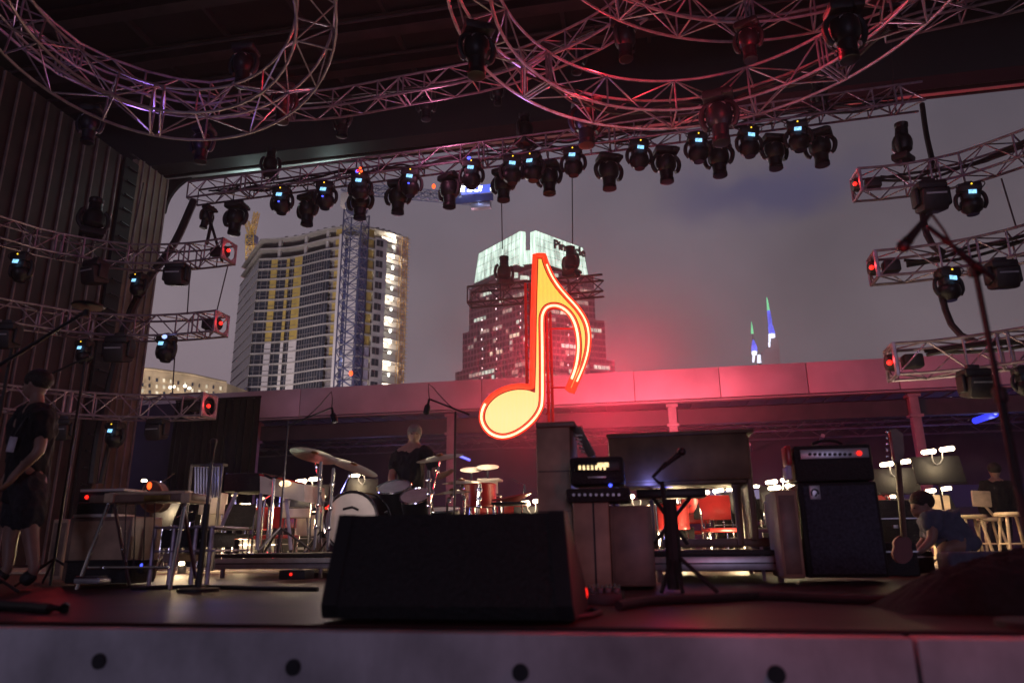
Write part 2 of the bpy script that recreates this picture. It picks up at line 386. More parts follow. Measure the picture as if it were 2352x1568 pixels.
for px, py, ln_, dy in ((910, 1092, .9, 1.2), (1390, 1100, .9, 1.6), (1720, 1020, 1.2, 2), (1890, 1000, 1.2, 2.2), (1860, 1040, .8, 1.6), (1590, 1015, .5, 1.4), (1420, 1045, .5, 1.4)):
    p = atz(px, py if py < 1100 else 1090, 4.6); lt.tube([p, p+Vector((.35, dy, 0))], .09, 6)
lt.build('unlit_tube', M['silver'], cp)
for px, py in ((1068, 1052), (2262, 958)):
    p = atz(px, py, 4.55); q = p+Vector((-.45 if px < 1200 else 1.1, .8 if px < 1200 else 1.4, 0))
    if px < 1200: p, q = atz(1057, 1047, 4.55), atz(1079, 1056, 4.4)
    else: p, q = atz(2240, 966, 4.55), atz(2286, 950, 4.55)
    t_ = thing('blue_tube_light', 'short glowing blue tube under the canopy beside a column' if px < 1200 else 'bright blue glowing tube under the canopy at the right, behind the mic stand', 'tube light', p, 'blue tube lights under the canopy', world=True)
    MB().tube([p, q], .075 if px < 1200 else .12, 8).build('glow_tube', E_['tube'], t_)
    MB().tube([p+Vector((0, -.06, 0)), q+Vector((0, -.06, 0))], .045, 8).build('tube_core', E_['tubecore'], t_)
    light('tube_glow', (p+q)/2+Vector((0, -.4, -.2)), (.2, .25, 1), 40 if px > 1200 else 10, .3, t_)
for px in (850, 1700, 2250): light('added_violet_fill', at(px, 1150, 29), (.5, .38, 1), 75, .4, cp)  # added violet fills under the canopy to reveal the joists
# pavilion back wall and side block
pv = thing('pavilion_wall', 'long low dark block wall at the back under the canopy', 'wall', (0, 37, 0), world=True)
MB().box((-4, 37.4, 1.6), (60, .3, 8)).build('block_wall', M['pavwall'], pv)
MB().box((9, 37.1, 2.3), (18, .2, 1.0)).build('bluish_light_band', M['bluegl'], pv)  # bluish light on the wall, put in as a blue band
sb = thing('side_block', 'purple lit masonry block wall at the back left below the canopy', 'wall', (-15, 18, 0), world=True)
p = at(395, 1100, 19); MB().box((p.x-4.5, 19.2, 1.8), (9, .4, 5.4)).build('block_face', M['pavwall'], sb)
light('backstage_lamp', (p.x-2.2, 16.8, 3.2), (.5, .35, 1), 22, .3, sb)
dr = thing('black_drape', 'tall black drape hanging behind the keyboards below the canopy', 'drape', (-9, 16, 0), world=True)
a, b = at(395, 1000, 17), at(592, 1000, 17); dm = MB(); n = 60; L = []
for k in range(n+1): L.append((a.x+(b.x-a.x)*k/n, 17+.06*sin(k*1.3)+.03*sin(k*.7)))
dm.strip(L, 0, 4.1); dm.build('drape_cloth', M['cloth'], dr)
MB().tube([(a.x, 17, 4.12), (b.x, 17, 4.12)], .03).build('drape_pipe', M['steel'], dr)

# ---------------------------------------------------------------- trusses
def truss(name, label, cat, pts, w, bay, r=.025, closed=False, ring=False, group=None, endframe=(0, 0), m='alu', plate=0, up=Vector((0, 0, 1))):
    """pts: centre line. square section w"""
    P = pts; n = len(P); root = thing(name, label, cat, P[0], group, world=True); side = []
    for i in range(n):
        t = (P[(i+1) % n]-P[i-1]) if closed else P[min(i+1, n-1)]-P[max(i-1, 0)]
        side.append(t.cross(up).normalized())
    h = w/2; C4 = []
    for sa, su in ((-1, -1), (1, -1), (1, 1), (-1, 1)):
        L = [P[i]+side[i]*h*sa+up*h*su for i in range(n)]; C4.append(L); Ls = L
        if closed:
            c_ = sum(L, Vector())/n; R_ = (L[0]-c_).length; Ls = []
            for i in range(n):
                for k in range(3):
                    q = L[i].lerp(L[(i+1) % n], k/3)-c_; Ls.append(c_+q.normalized()*R_)
        MB().tube(Ls, r, 6, closed).build('chord', M[m], root)
    last = n if closed else n-1
    for i in range(last):
        j = (i+1) % n; b = MB()
        for k in range(4):
            A, B = C4[k], C4[(k+1) % 4]
            if (i+k) % 2: b.tube([A[i], B[j]], r*.55, 5)
            else: b.tube([B[i], A[j]], r*.55, 5)
            if i % 2 == 0: b.tube([A[i], B[i]], r*.7, 5)
        b.build('brace', M[m], root)
    if plate:
        for i in range(plate//2, last, plate):
            b = MB()
            for k in range(4):
                A, B = C4[k], C4[(k+1) % 4]; t = (P[(i+1) % n]-P[i]).normalized()*.055
                b.tube([A[i]+t, B[i]+t], r*.8, 5); b.tube([A[i]-t, B[i]-t], r*.8, 5)
            b.build('joint_frame', M[m], root)
    for e_, i in ((endframe[0], 0), (endframe[1], n-1)):
        if e_:
            b = MB(); t = (P[1]-P[0]).normalized() if i == 0 else (P[-1]-P[-2]).normalized()
            c4 = [C4[k][i] for k in range(4)]; ctr = sum(c4, Vector())/4
            b.tube(c4, r*1.5, 6, True)
            nn = 20; R_ = [ctr+(side[i]*cos(2*pi*k/nn)+up*sin(2*pi*k/nn))*h*.86 for k in range(nn)]
            # plate with round hole
            outer = []
            for k in range(nn):
                a_ = 2*pi*k/nn; s_ = 1/max(abs(cos(a_)), abs(sin(a_))); outer.append(ctr+(side[i]*cos(a_)+up*sin(a_))*h*s_)
            vs = R_+outer+[v+t*.02 for v in R_+outer]; fs = []
            for k in range(nn):
                k2 = (k+1) % nn
                fs += [(k, k2, nn+k2, nn+k), (2*nn+k, 3*nn+k, 3*nn+k2, 2*nn+k2), (k, 2*nn+k, 2*nn+k2, k2)]
            b.add(vs, fs); b.build('end_plate', M[m], root)
            root['_end'] = list(ctr)
    return root, P, side

# main back truss
pL, pR = at(443, 445, 13.5), at(2114, 222, 13.5)
zc = 7.92
main_pts = [Vector((pL.x+(pR.x-pL.x)*k/34, 13.5, pL.z+(pR.z-pL.z)*k/34)) for k in range(35)]
main, mp_, ms_ = truss('lighting_truss', 'long straight box truss full of cables spanning the back opening', 'truss', main_pts, .40, .5, .024, endframe=(0, 0), m='aludark', plate=6)
def mainz(x): return zc-.2+.12*(x-pL.x)/(pR.x-pL.x)
# cable looms lying in the truss
def loom(name, label, pts, r, cnt, jit, seed, group='cable looms lying in the trusses'):
    rd = random.Random(seed); root = thing(name, label, 'cable', pts[0], group, world=True)
    for c in range(cnt):
        ph = rd.random()*6; L = []
        for i, p in enumerate(pts):
            L.append(p+Vector((0, rd.uniform(-jit, jit), rd.uniform(-jit, jit)*.7+jit*.8*sin(i*.9+ph))))
        L = catmull(L, .12) if len(L) > 2 else L
        MB().tube(L, r, 5).build('cable', M['cable'], root)
    return root
loom('cable_loom', 'thick black cables lying inside the long back truss', [p+Vector((0, 0, -.05)) for p in main_pts[1:-1]], .022, 5, .10, 3)

# overhead rings
def ringpts(cx, cy, R, z, n): return [Vector((cx+R*cos(2*pi*k/n), cy+R*sin(2*pi*k/n), z)) for k in range(n)]
def circ(name, label, cx, cy, R, z, w, n, m='alu', plate=8):
    # cx,cy,R of the outer chord circle measured at the bottom chord height z
    return truss(name, label, 'ring truss', ringpts(cx, cy, R-w/2, z+w/2, n), w, .5, .0215, closed=True, group='ring trusses hanging overhead', m=m, plate=plate)
def scl(c, z): k = (z-H)/(8-H); return c[0]*k, c[1]*k, c[2]*k
_n = Vector((-.183, .26, 1)).normalized(); _a = _n.cross(Vector((0, 1, 0))).normalized(); _b = _n.cross(_a)
_c = Vector((-4.711, 5.422, 5.7))+_n*.22; _R = 1.81-.21
truss('ring_truss', 'circular truss hanging at the upper left near the ribbed wall', 'ring truss', [_c+_a*_R*cos(2*pi*k/20)-_b*_R*sin(2*pi*k/20) for k in range(20)], .42, .5, .017, closed=True, group='ring trusses hanging overhead', plate=7, up=_n)
rx, ry, rR = scl((1.246, 8.867, 3.74), 6.5); circ('ring_truss', 'largest circular truss hanging in front of the long back truss, upper right', rx, ry, rR, 6.5, .50, 30)
# smaller higher ring, right
def circ3(pts, z):
    (x1, y1), (x2, y2), (x3, y3) = [(atz(a, b, z).x, atz(a, b, z).y) for a, b in pts]
    d = 2*(x1*(y2-y3)+x2*(y3-y1)+x3*(y1-y2))
    ux = ((x1*x1+y1*y1)*(y2-y3)+(x2*x2+y2*y2)*(y3-y1)+(x3*x3+y3*y3)*(y1-y2))/d
    uy = ((x1*x1+y1*y1)*(x3-x2)+(x2*x2+y2*y2)*(x1-x3)+(x3*x3+y3*y3)*(x2-x1))/d
    return ux, uy, hypot(x1-ux, y1-uy)
qx, qy, qR = circ3(((1461, 62), (1679, 96), (1898, 68)), 7.6)
circ('ring_truss', 'small circular truss hung above and inside the largest ring, top right', qx, qy, qR, 7.6, .42, max(20, int(2*pi*qR/.5)))
# curved linking truss
cl = [atz(a, b, 8.9) for a, b in ((560, 268), (640, 277), (737, 274), (817, 264), (925, 244), (1119, 208), (1250, 168), (1340, 130), (1403, 98), (1470, 50))]
cl = [p+Vector((0, -.2, .2)) for p in cl]; clp = catmull(cl, .5)
truss('curved_truss', 'gently curved truss running behind the ring trusses under the roof', 'truss', clp, .40, .5, .024, plate=5)
loom('cable_loom', 'black cables lying in the curved truss behind the rings', [p+Vector((0, 0, .05)) for p in clp[1:-1:2]], .02, 3, .08, 21)
loom('cable_loom', 'black cables lying in the far side of the largest ring truss', [Vector((rx+(rR-.3)*cos(a), ry+(rR-.3)*sin(a), 6.62)) for a in [radians(30+k*10) for k in range(13)]], .02, 3, .09, 22)
# a second curve at upper left and one at the top right corner
c2 = [atz(a, b, 6.6) for a, b in ((20, 20), (90, 84), (150, 130), (230, 170), (330, 205), (420, 225), (500, 232), (560, 222))]
truss('curved_truss', 'faint curved truss behind the upper left ring, near the dark ceiling', 'truss', catmull(c2, .5), .36, .5, .02, m='aludark', plate=5)
c3 = [atz(a, b, 8.0) for a, b in ((2030, 60), (2130, 30), (2250, 5), (2400, -30))]
truss('curved_truss', 'short dim truss segment at the top right corner under the roof', 'truss', catmull(c3, .5), .36, .5, .022, m='aludark')

# finger trusses
def finger(px, Yend, w, label, left=True):
    e = at(px[-1][0], px[-1][1], Yend) if left else at(px[0][0], px[0][1], Yend); z = e.z
    P = [atz(a, b, z) for a, b in px]; P = [p+Vector((0, w/2, -w/2)) for p in P]
    P = catmull(P, .42)
    r_, pp, ss = truss('curved_truss', label, 'truss', P, w, .42, .021, group='stub trusses reaching in from the sides', endframe=(0, 1) if left else (1, 0), m='alu', plate=6)
    return r_, pp, z
L1 = finger([(-60, 484), (0, 502), (72, 524), (198, 549), (310, 562), (432, 558), (515, 547)], 11.8, .40, 'uppermost of three curved stub trusses at the left, against the ribbed wall')
L2 = finger([(-60, 676), (0, 688), (72, 700), (162, 715), (288, 724), (396, 722), (497, 713)], 11.6, .40, 'middle of three curved stub trusses at the left, above the far apartment block')
L3 = finger([(-60, 876), (0, 884), (112, 895), (252, 905), (371, 907), (468, 902)], 11.4, .40, 'lowest of three curved stub trusses at the left, crossing the canopy')
R1 = finger([(1971, 387), (2053, 380), (2139, 366), (2225, 346), (2352, 301), (2420, 275)], 11.5, .40, 'uppermost of three stub trusses at the right, against the night sky', False)
R2 = finger([(2010, 576), (2108, 567), (2225, 549), (2352, 520), (2420, 500)], 10.8, .40, 'middle of three stub trusses at the right, behind the red microphone boom', False)
R3 = finger([(2053, 789), (2166, 781), (2264, 767), (2352, 754), (2420, 742)], 9.6, .40, 'lowest of three stub trusses at the right, crossing the canopy fascia', False)
for T, s_ in ((R1, 11), (R2, 12), (R3, 13)): loom('cable_loom', 'black cables lying in the %s stub truss at the right' % {11: 'uppermost', 12: 'middle', 13: 'lowest'}[s_], [p+Vector((0, 0, .06)) for p in T[1][1:]], .025, 3, .07, s_)
# end fixtures with red lens
def endfix(T, left, label):
    c = Vector(T[0]['_end']); dx = -.18 if left else .18
    t = thing('red_spotlight', label, 'stage light', c, 'small red lamps in the truss ends', world=True)
    b = MB(); b.box(c+Vector((dx*1.4, 0, 0)), (.24, .18, .18), bev=.03); b.build('lamp_body', M['black'], t)
    b = MB(); b.lathe([(.11, 0), (.12, .02), (.10, .1)], c+Vector((dx*.2, 0, 0)), 12, (-1 if not left else -1, 0, 0)); b.build('lamp_hood', M['black'], t)
    d = Vector((.05 if left else -.05, -.09, -.02)); MB().ell(c+d, (.035, .035, .035)).build('lens', E_['ledred'], t)
    light('red_glow', c+Vector((.10 if left else -.12, -.20, 0)), (1, .05, .05), 1.6, .03, t)
for T, l, lb in ((L1, True, 'red lit lamp inside the end of the uppermost left stub truss'), (L2, True, 'red lit lamp inside the end of the middle left stub truss'), (L3, True, 'red lit lamp inside the end of the lowest left stub truss'), (R1, False, 'dark lamp inside the end of the uppermost right stub truss'), (R2, False, 'red lit lamp inside the end of the middle right stub truss'), (R3, False, 'red lit lamp inside the end of the lowest right stub truss')): endfix(T, l, lb)

# ---------------------------------------------------------------- moving lights (prototypes hang from the origin)
def proto_profile():
    t = thing('moving_light', '', 'stage light', (0, 0, 0))
    for s_ in (-1, 1):
        b = MB(); b.box((.13*s_, 0, -.045), (.05, .08, .09), bev=.01); b.build('clamp', M['steel'], t)
    b = MB(); b.box((0, 0, -.16), (.44, .34, .15), bev=.035); b.box((.17, -.02, -.19), (.16, .38, .1), bev=.03); b.build('base', M['black'], t)
    for s_ in (-1, 1):
        b = MB(); L = [(.10*s_, 0, -.25), (.20*s_, 0, -.29), (.262*s_, 0, -.40), (.268*s_, 0, -.52), (.23*s_, 0, -.66), (.18*s_, 0, -.70)]
        b.tube(catmull(L, .05), .045, 8); b.build('yoke_arm', M['black'], t)
    h = MB(); h.lathe([(.02, 0), (.13, .02), (.19, .08), (.205, .2), (.20, .3), (.17, .38), (.135, .42), (.125, .60), (.138, .62), (.138, .70), (.12, .705)], (0, 0, -.27), 18, (0, 0, -1))
    hd = h.build('head', M['blackgloss'], t)
    b = MB(); b.lathe([(.12, 0), (.05, .03)], (0, 0, -.975), 16, (0, 0, 1)); b.build('lens', M['blackgloss'], hd)
    b = MB(); pts = [(.12*cos(a), -.17, -.40+.055*sin(a)) for a in [pi*k/8 for k in range(9)]]; b.tube(pts, .008, 5); b.build('carry_handle', M['silver'], hd)  # highlight on the head, put in as a silver crescent handle
    return t
def proto_wash(screen=True, led='ledyel'):
    t = thing('moving_light', '', 'stage light', (0, 0, 0))
    b = MB(); b.box((0, 0, -.03), (.12, .07, .06), bev=.01); b.build('clamp', M['steel'], t)
    b = MB(); b.box((0, 0, -.13), (.34, .26, .17), bev=.05); b.box((0, 0, -.27), (.27, .2, .16), bev=.05); bs = b.build('base', M['black'], t)
    for s_ in (-1, 1):
        b = MB(); b.tube(catmull([(.12*s_, .02, -.16), (.20*s_, .02, -.24), (.215*s_, .02, -.38), (.17*s_, .02, -.47)], .04), .034, 8); b.build('yoke_arm', M['black'], t)
        b = MB(); b.tube(catmull([(.15*s_, -.1, -.06), (.21*s_, -.1, -.10), (.15*s_, -.1, -.18)], .03), .009, 5); b.build('side_handle', M['steel'], t)
    h = MB(); h.lathe([(.03, 0), (.12, .01), (.165, .06), (.175, .14), (.15, .22), (.10, .26), (.09, .29)], (0, .03, -.28), 16, (0, 0, -1)); h.build('head', M['blackgloss'], t)
    MB().box((0, -.14, -.24), (.115, .012, .072), rot=(-.1, .12, 0), bev=.006).build('screen', E_['screen'], bs)
    MB().ell((.01, -.135, -.10), (.014, .012, .014)).build('status_light', E_[led], bs)
    return t
def proto_box():
    t = thing('wash_light', '', 'stage light', (0, 0, 0))
    b = MB(); b.box((0, 0, -.04), (.16, .07, .08), bev=.01); b.build('clamp', M['steel'], t)
    b = MB(); b.box((0, 0, -.12), (.36, .26, .12), bev=.04); b.build('base', M['black'], t)
    for s_ in (-1, 1): MB().box((.19*s_, 0, -.26), (.05, .16, .24), bev=.02).build('yoke_arm', M['black'], t)
    b = MB(); b.box((0, 0, -.30), (.32, .30, .30), rot=(.25, 0, 0), bev=.05); hd = b.build('head', M['black'], t)
    MB().box((0, -.165, -.27), (.24, .012, .022), rot=(.25, 0, 0)).build('trim_strip', M['silver'], hd)
    return t
PA, PB, PC = proto_profile(), proto_wash(), proto_box(); register(None)
used = {}
def put(proto, loc, label, group, s_=1., rot=(0, 0, 0), tilt=0):
    if proto.name not in used: o = proto; used[proto.name] = 1
    else: o = copy_tree(proto)
    o.location = loc; o.scale = (s_, s_, s_); o.rotation_euler = rot; o['label'] = label; o['group'] = group
    return o
rnd = random.Random(5)
# display units on the back truss
Bx = [(650, 428), (749, 416), (829, 396), (943, 386), (1083, 366), (1176, 356), (1222, 350), (1315, 337), (1466, 320), (1600, 304), (1717, 291), (1829, 277)]
for i, (px, py) in enumerate(Bx):
    p = at(px, py, 13.22)
    o = put(PB, p, '%s lit-screen moving light from the left along the long back truss' % ORD[i], 'small lit-screen moving lights along the back truss', 1.14, (0, 0, rnd.uniform(-.25, .25)))
    if i in (0, 1, 2, 3, 4):
        d = thing('status_lamp', 'tiny blue lamp on the %s small moving light from the left on the back truss' % ORD[i], 'indicator', p, 'blue indicator lamps on the back truss')
        o2 = MB().ell((0, -.15, 0), (.022, .02, .018)).build('bulb', E_['ledblue'], d); o2.location = (.03, -.03, -.46) if i not in (2, 4) else (-.01, -.03, -.07)
        if i in (2, 4): o2.scale = (2, 1, 2)
p = at(827, 392, 13.0); d = thing('red_status_lamps', 'cluster of three red lamps above the third lit-screen light on the back truss', 'indicator', p, None)
for k, (dx, dz) in enumerate(((-.05, .0), (0, .06), (.03, -.02))): MB().ell((dx, 0, dz), (.03, .02, .026)).build('red_bulb', E_['ledor' if k else 'ledred'], d)
Ax = [(545, 462, 537), (710, 443, 517), (830, 425, 502), (916, 413, 490), (1033, 397, 476), (1156, 384, 461), (1260, 369, 446), (1396, 352, 435), (1526, 336, 419), (1646, 320, 405), (1773, 308, 389), (1877, 295, 381)]
for i, (px, a_, b_) in enumerate(Ax):
    p = at(px, a_, 13.7); q = at(px, b_, 13.7); sc = (p.z-q.z)/.97
    put(PA, p, '%s large dark moving light from the left along the long back truss' % ORD[i], 'large dark moving lights along the back truss', sc*1.0, (0, 0, rnd.uniform(-.5, .5))).scale = (sc*1.22, sc*1.22, sc)
p = at(484, 470, 13.4); put(PA, p, 'dark moving light turned sideways at the left end of the long back truss', 'large dark moving lights along the back truss', .62, (.15, .1, 1.3))
# ring lights
def on(px, a_, b_, Y, label, group, proto=None, rz=0., tx=0., ty=0.):
    p = at(px, a_, Y); q = at(px, b_, Y); full = {'A': .97, 'B': .56, 'C': .46}[{id(PA): 'A', id(PB): 'B', id(PC): 'C'}[id(proto or PA)]]
    return put(proto or PA, p, label, group, (p-q).length/full, (tx, ty, rz))
RG = 'large dark moving lights under the ring trusses'
on(1343, 220, 335, 9.9, 'big black moving light hanging from the front right ring truss, above the neon note', RG, rz=.3)
on(1645, 205, 330, 9.6, 'big black moving light hanging from the front right ring truss, left of the twin bars', RG, rz=-.2)
on(1095, 52, 175, 7.2, 'big black moving light hanging where the right ring crosses the curved truss', RG, rz=.5)
on(1930, 5, 140, 7.6, 'huge black moving light hanging near the top right corner, beside the ring', RG, rz=.1)
on(1713, 45, 140, 8.8, 'black moving light hanging on the small upper ring, nearly head on', RG, rz=-.4)
on(1432, 40, 138, 10.2, 'black moving light at the junction of the small ring and the curved truss', RG, rz=.9)
on(1322, 95, 168, 13, 'dim moving light behind the largest ring under the dark roof', RG, rz=.2)
on(980, 205, 275, 13.2, 'black moving light hanging from the middle of the curved truss', RG, rz=.2)
on(790, 235, 312, 12.6, 'black moving light hanging from the left part of the curved truss', RG, rz=-.3)
on(1143, 185, 240, 13, 'small black moving light hanging under the crossing of ring and curved truss', RG, rz=-.3)
on(655, 190, 280, 8.2, 'black moving light on the right side of the left ring truss', RG, rz=.3)
on(215, 240, 325, 7.9, 'black moving light hanging at the lower left of the left ring truss', RG, rz=.3)
on(470, 285, 370, 8.2, 'black moving light hanging at the lowest point of the left ring truss', RG, rz=.1)
on(565, 100, 195, 8, 'dim moving light within the left ring truss, high under the roof', RG, rz=.1)
on(2040, 10, 75, 9, 'dim moving light beside the truss segment at the top right corner', RG, rz=.1)
on(1600, 150, 230, 12, 'dim small moving light seen through the largest ring', RG, rz=.1) if 0 else None
for px, py, Yk, c_, e_ in ((700, 330, 8.0, (1, .10, .12), 16), (300, 330, 7.0, (.42, .25, 1), 16), (760, 130, 7.4, (1, .03, .04), 34), (1200, 330, 9.6, (.55, .35, 1), 22), (1330, 330, 9.4, (1, .12, .12), 12), (1560, 330, 9.0, (1, .35, .35), 20), (1760, 90, 8.0, (1, .03, .05), 46), (1380, 130, 9.4, (1, .04, .06), 40), (1850, 300, 8.6, (.75, .5, .9), 16), (1000, 330, 12.6, (1, .3, .5), 26)):  # added red and violet fills for the trusses, parented to the nearest fixture
    tgt = min([o for o in bpy.data.objects if o.get('group') == RG], key=lambda o: (o.location-at(px, py, Yk)).length)
    k_ = 1/tgt.scale.x; ll = light('added_truss_fill', (0, 0, 0), c_, e_, .08, tgt); ll.matrix_parent_inverse = (Matrix.Translation(tgt.location) @ Euler(tgt.rotation_euler).to_matrix().to_4x4() @ Matrix.Scale(tgt.scale.x, 4)).inverted(); ll.location = at(px, py, Yk)
# side truss lights
SG = 'moving lights hanging under the side stub trusses'
for px, a_, b_, Y, pr_, lb in (
  (55, 578, 642, 9.9, PB, 'lit-screen moving light at the far left under the uppermost left stub truss'),
  (322, 625, 678, 11.6, PB, 'lit-screen moving light under the uppermost left stub truss beside the wall post'),
  (224, 592, 652, 11, PC, 'boxy black wash light under the uppermost left stub truss'),
  (410, 598, 655, 12, PC, 'boxy black wash light under the uppermost left stub truss, against the sky'),
  (198, 778, 832, 10.8, PB, 'lit-screen moving light under the middle left stub truss in front of the ribbed wall'),
  (385, 765, 828, 11.8, PB, 'lit-screen moving light with a blue lamp under the middle left stub truss, against the sky'),
  (20, 735, 800, 10, PC, 'boxy black wash light at the left edge under the middle left stub truss'),
  (278, 765, 832, 11.2, PC, 'boxy black wash light under the middle left stub truss by the wall post'),
  (268, 965, 1025, 11.0, PB, 'lit-screen moving light under the lowest left stub truss'),
  (150, 955, 1010, 10.4, PC, 'boxy black wash light under the lowest left stub truss beside the man in black'),
  (365, 955, 1010, 11.6, PC, 'boxy black wash light under the lowest left stub truss below the apartment block'),
  (2130, 412, 488, 11.2, PC, 'boxy black wash light under the uppermost right stub truss'),
  (2222, 418, 490, 11, PB, 'lit-screen moving light under the uppermost right stub truss'),
  (2172, 612, 688, 10.5, PB, 'lit-screen moving light under the middle right stub truss'),
  (2294, 592, 664, 10, PC, 'boxy black wash light under the middle right stub truss beside the mic boom'),
  (2232, 838, 915, 9.2, PC, 'boxy black wash light under the lowest right stub truss'),
  (2346, 838, 905, 8.8, PB, 'lit-screen moving light at the right edge under the lowest right stub truss')):
    on(px, a_, b_, Y, lb, SG, pr_, rz=rnd.uniform(-.2, .2))
p = at(378, 773, 11.5); d = thing('status_lamp', 'bright blue round lamp on the light under the middle left stub truss', 'indicator', p); MB().ell((0, 0, 0), (.05, .03, .04)).build('bulb', E_['ledbright'], d)
# uprights standing on trusses
def upright(px, top, bot, Y, label, lean, rz, group='moving lights standing up on trusses', sc=None):
    p = at(px, bot, Y); q = at(px, top, Y); s_ = sc or (q-p).length/.97
    return put(PA, p, label, group, s_, (pi+lean, 0, rz))
upright(208, 455, 552, 11.6, 'dark moving light standing upright on the uppermost left stub truss', -.15, .8)
upright(2075, 288, 380, 11.6, 'dark moving light standing upright on the uppermost right stub truss, head turned left', .1, .9)
upright(618, 345, 412, 13.5, 'dark moving light standing on the left part of the long back truss', .0, .4)
upright(1206, 262, 345, 13.5, 'dark moving light standing on the middle of the long back truss', .0, 1.1)
upright(1888, 180, 262, 13.5, 'dark moving light standing on the right part of the long back truss', .0, 1.1)

# hanging diagonal pipes and cables at truss ends
def rod(name, label, cat, pts, r, m='cable', group=None):
    t = tag(MB().tube(pts, r, 8).build(name, M[m]), label, cat, group); return t
def relrod(name, label, cat, pts, r, m='cable', group=None):
    o = Vector(pts[0]); t = MB().tube([Vector(p)-o for p in pts], r, 8).build(name, M[m]); t.location = o; return tag(t, label, cat, group)
CG = 'black power cables hanging between trusses'
relrod('hanging_cable', 'thick black cable slanting from the back truss down past the side wall', 'cable', catmull([at(445, 462, 13.4), at(400, 560, 13), at(335, 650, 12.6), at(290, 745, 12.4), at(262, 850, 12.2), at(225, 1010, 12), at(212, 1110, 12)], .3), .085, 'cable', CG)
relrod('hanging_cable', 'black cable dropping beside the side wall from the lowest left truss', 'cable', catmull([at(262, 980, 11.8), at(245, 1050, 11.7), at(232, 1110, 11.7)], .3), .05, 'cable', CG)
relrod('hanging_cable', 'black cable running down from the right end of the back truss', 'cable', catmull([at(2118, 240, 13.4), at(2128, 310, 13), at(2145, 385, 12.2)], .3), .05, 'cable', CG)
relrod('hanging_cable', 'black cable looping down between the upper two right stub trusses', 'cable', catmull([at(2113, 430, 11.4), at(2120, 500, 11.3), at(2135, 555, 11.1), at(2165, 580, 10.8)], .3), .05, 'cable', CG)
relrod('hanging_cable', 'black cable looping down between the lower two right stub trusses', 'cable', catmull([at(2163, 680, 10.6), at(2178, 730, 10.4), at(2200, 765, 10.2), at(2240, 785, 9.9)], .3), .045, 'cable', CG)
relrod('truss_strut', 'black strut propping the uppermost left stub truss from the sideways light', 'strut', [at(510, 600, 12.4), at(478, 490, 13.2)], .03, 'steel')
relrod('truss_strut', 'black strut slanting down to the uppermost left stub truss', 'strut', [at(475, 560, 12.4), at(487, 505, 13.2)], .035, 'steel')
WG = 'thin steel wires holding the trusses'
for lb, a_, b_, Y in (('left of the two wires above the neon note', (1152, 462), (1154, 572), 15), ('right of the two wires above the neon note', (1314, 380), (1315, 560), 15),
   ('thin wire below the uppermost left stub truss at its middle', (438, 600), (430, 722), 12), ('thin wire slanting between the two upper left stub truss ends', (523, 612), (498, 714), 12),
   ('thin wire below the middle left stub truss', (403, 790), (396, 905), 12), ('thin wire below the uppermost right stub truss', (2300, 410), (2335, 525), 10.5),
   ('thin wire rising to the roof from the right end of the back truss', (2052, 205), (2045, 60), 13.5), ('thin wire rising to the roof above the uppermost left stub truss', (300, 560), (330, 420), 11.5)):
    relrod('support_wire', lb, 'wire', [at(a_[0], a_[1], Y), at(b_[0], b_[1], Y)], .012, 'steel', WG)

# ---------------------------------------------------------------- neon note
YN = 15.0
def z6(x, y, Y=YN): return at(987.8+x*.36, 470.4+y*.36, Y)
OUT = [(668, 322), (728, 322), (745, 380), (775, 450), (820, 520), (880, 590), (935, 650), (980, 715), (1005, 780), (1013, 850), (1006, 930), (985, 1010), (955, 1085), (928, 1145), (912, 1188),
       (878, 1172), (903, 1110), (928, 1040), (943, 960), (946, 880), (936, 800), (912, 730), (875, 680), (830, 650), (785, 642), (745, 655), (722, 690), (714, 740), (716, 900), (717, 1100), (715, 1250),
       (700, 1310), (660, 1370), (600, 1425), (530, 1465), (460, 1480), (395, 1462), (350, 1420), (328, 1365), (335, 1305), (365, 1250), (420, 1200), (490, 1168), (560, 1155), (620, 1158), (648, 1165), (653, 1000), (658, 700), (663, 500)]
def offset(P, d):
    n = len(P); o = []
    A = sum(P[i][0]*P[(i+1) % n][1]-P[(i+1) % n][0]*P[i][1] for i in range(n)); sg = 1 if A > 0 else -1
    for i in range(n):
        (x0, y0), (x1, y1), (x2, y2) = P[i-1], P[i], P[(i+1) % n]
        a = Vector((x1-x0, y1-y0)).normalized(); b = Vector((x2-x1, y2-y1)).normalized()
        na, nb = Vector((-a.y, a.x))*sg, Vector((-b.y, b.x))*sg; m_ = (na+nb); m_.normalize(); k = d/max(.5, m_.dot(na))
        o.append((x1+m_.x*k, y1+m_.y*k))
    return o
def smooth_poly(P, keep=(0, 1, 14, 15, 45)):
    out = []
    n = len(P)
    for i in range(n):
        a = P[i-1]; b = P[i]; c = P[(i+1) % n]; d = P[(i+2) % n]
        if i in keep: a = b
        if (i+1) % n in keep: d = c
        for k in range(3):
            t = k/3; q = lambda u: .5*(2*b[u]+(c[u]-a[u])*t+(2*a[u]-5*b[u]+4*c[u]-d[u])*t*t+(3*b[u]-3*c[u]+d[u]-a[u])*t**3)
            out.append((q(0), q(1)))
    return out
OS = smooth_poly(OUT)
def earfill(mb, P3, ext):
    """polygon (possibly concave) extruded"""
    bm = bmesh.new(); vs = [bm.verts.new(p) for p in P3]; f = bm.faces.new(vs)
    r_ = bmesh.ops.extrude_face_region(bm, geom=[f])
    for v in r_['geom']:
        if isinstance(v, bmesh.types.BMVert): v.co += Vector(ext)
    bmesh.ops.triangulate(bm, faces=[q for q in bm.faces if len(q.verts) > 4]); bm.verts.index_update()
    mb.add([v.co.copy() for v in bm.verts], [[v.index for v in q.verts] for q in bm.faces]); bm.free(); return mb
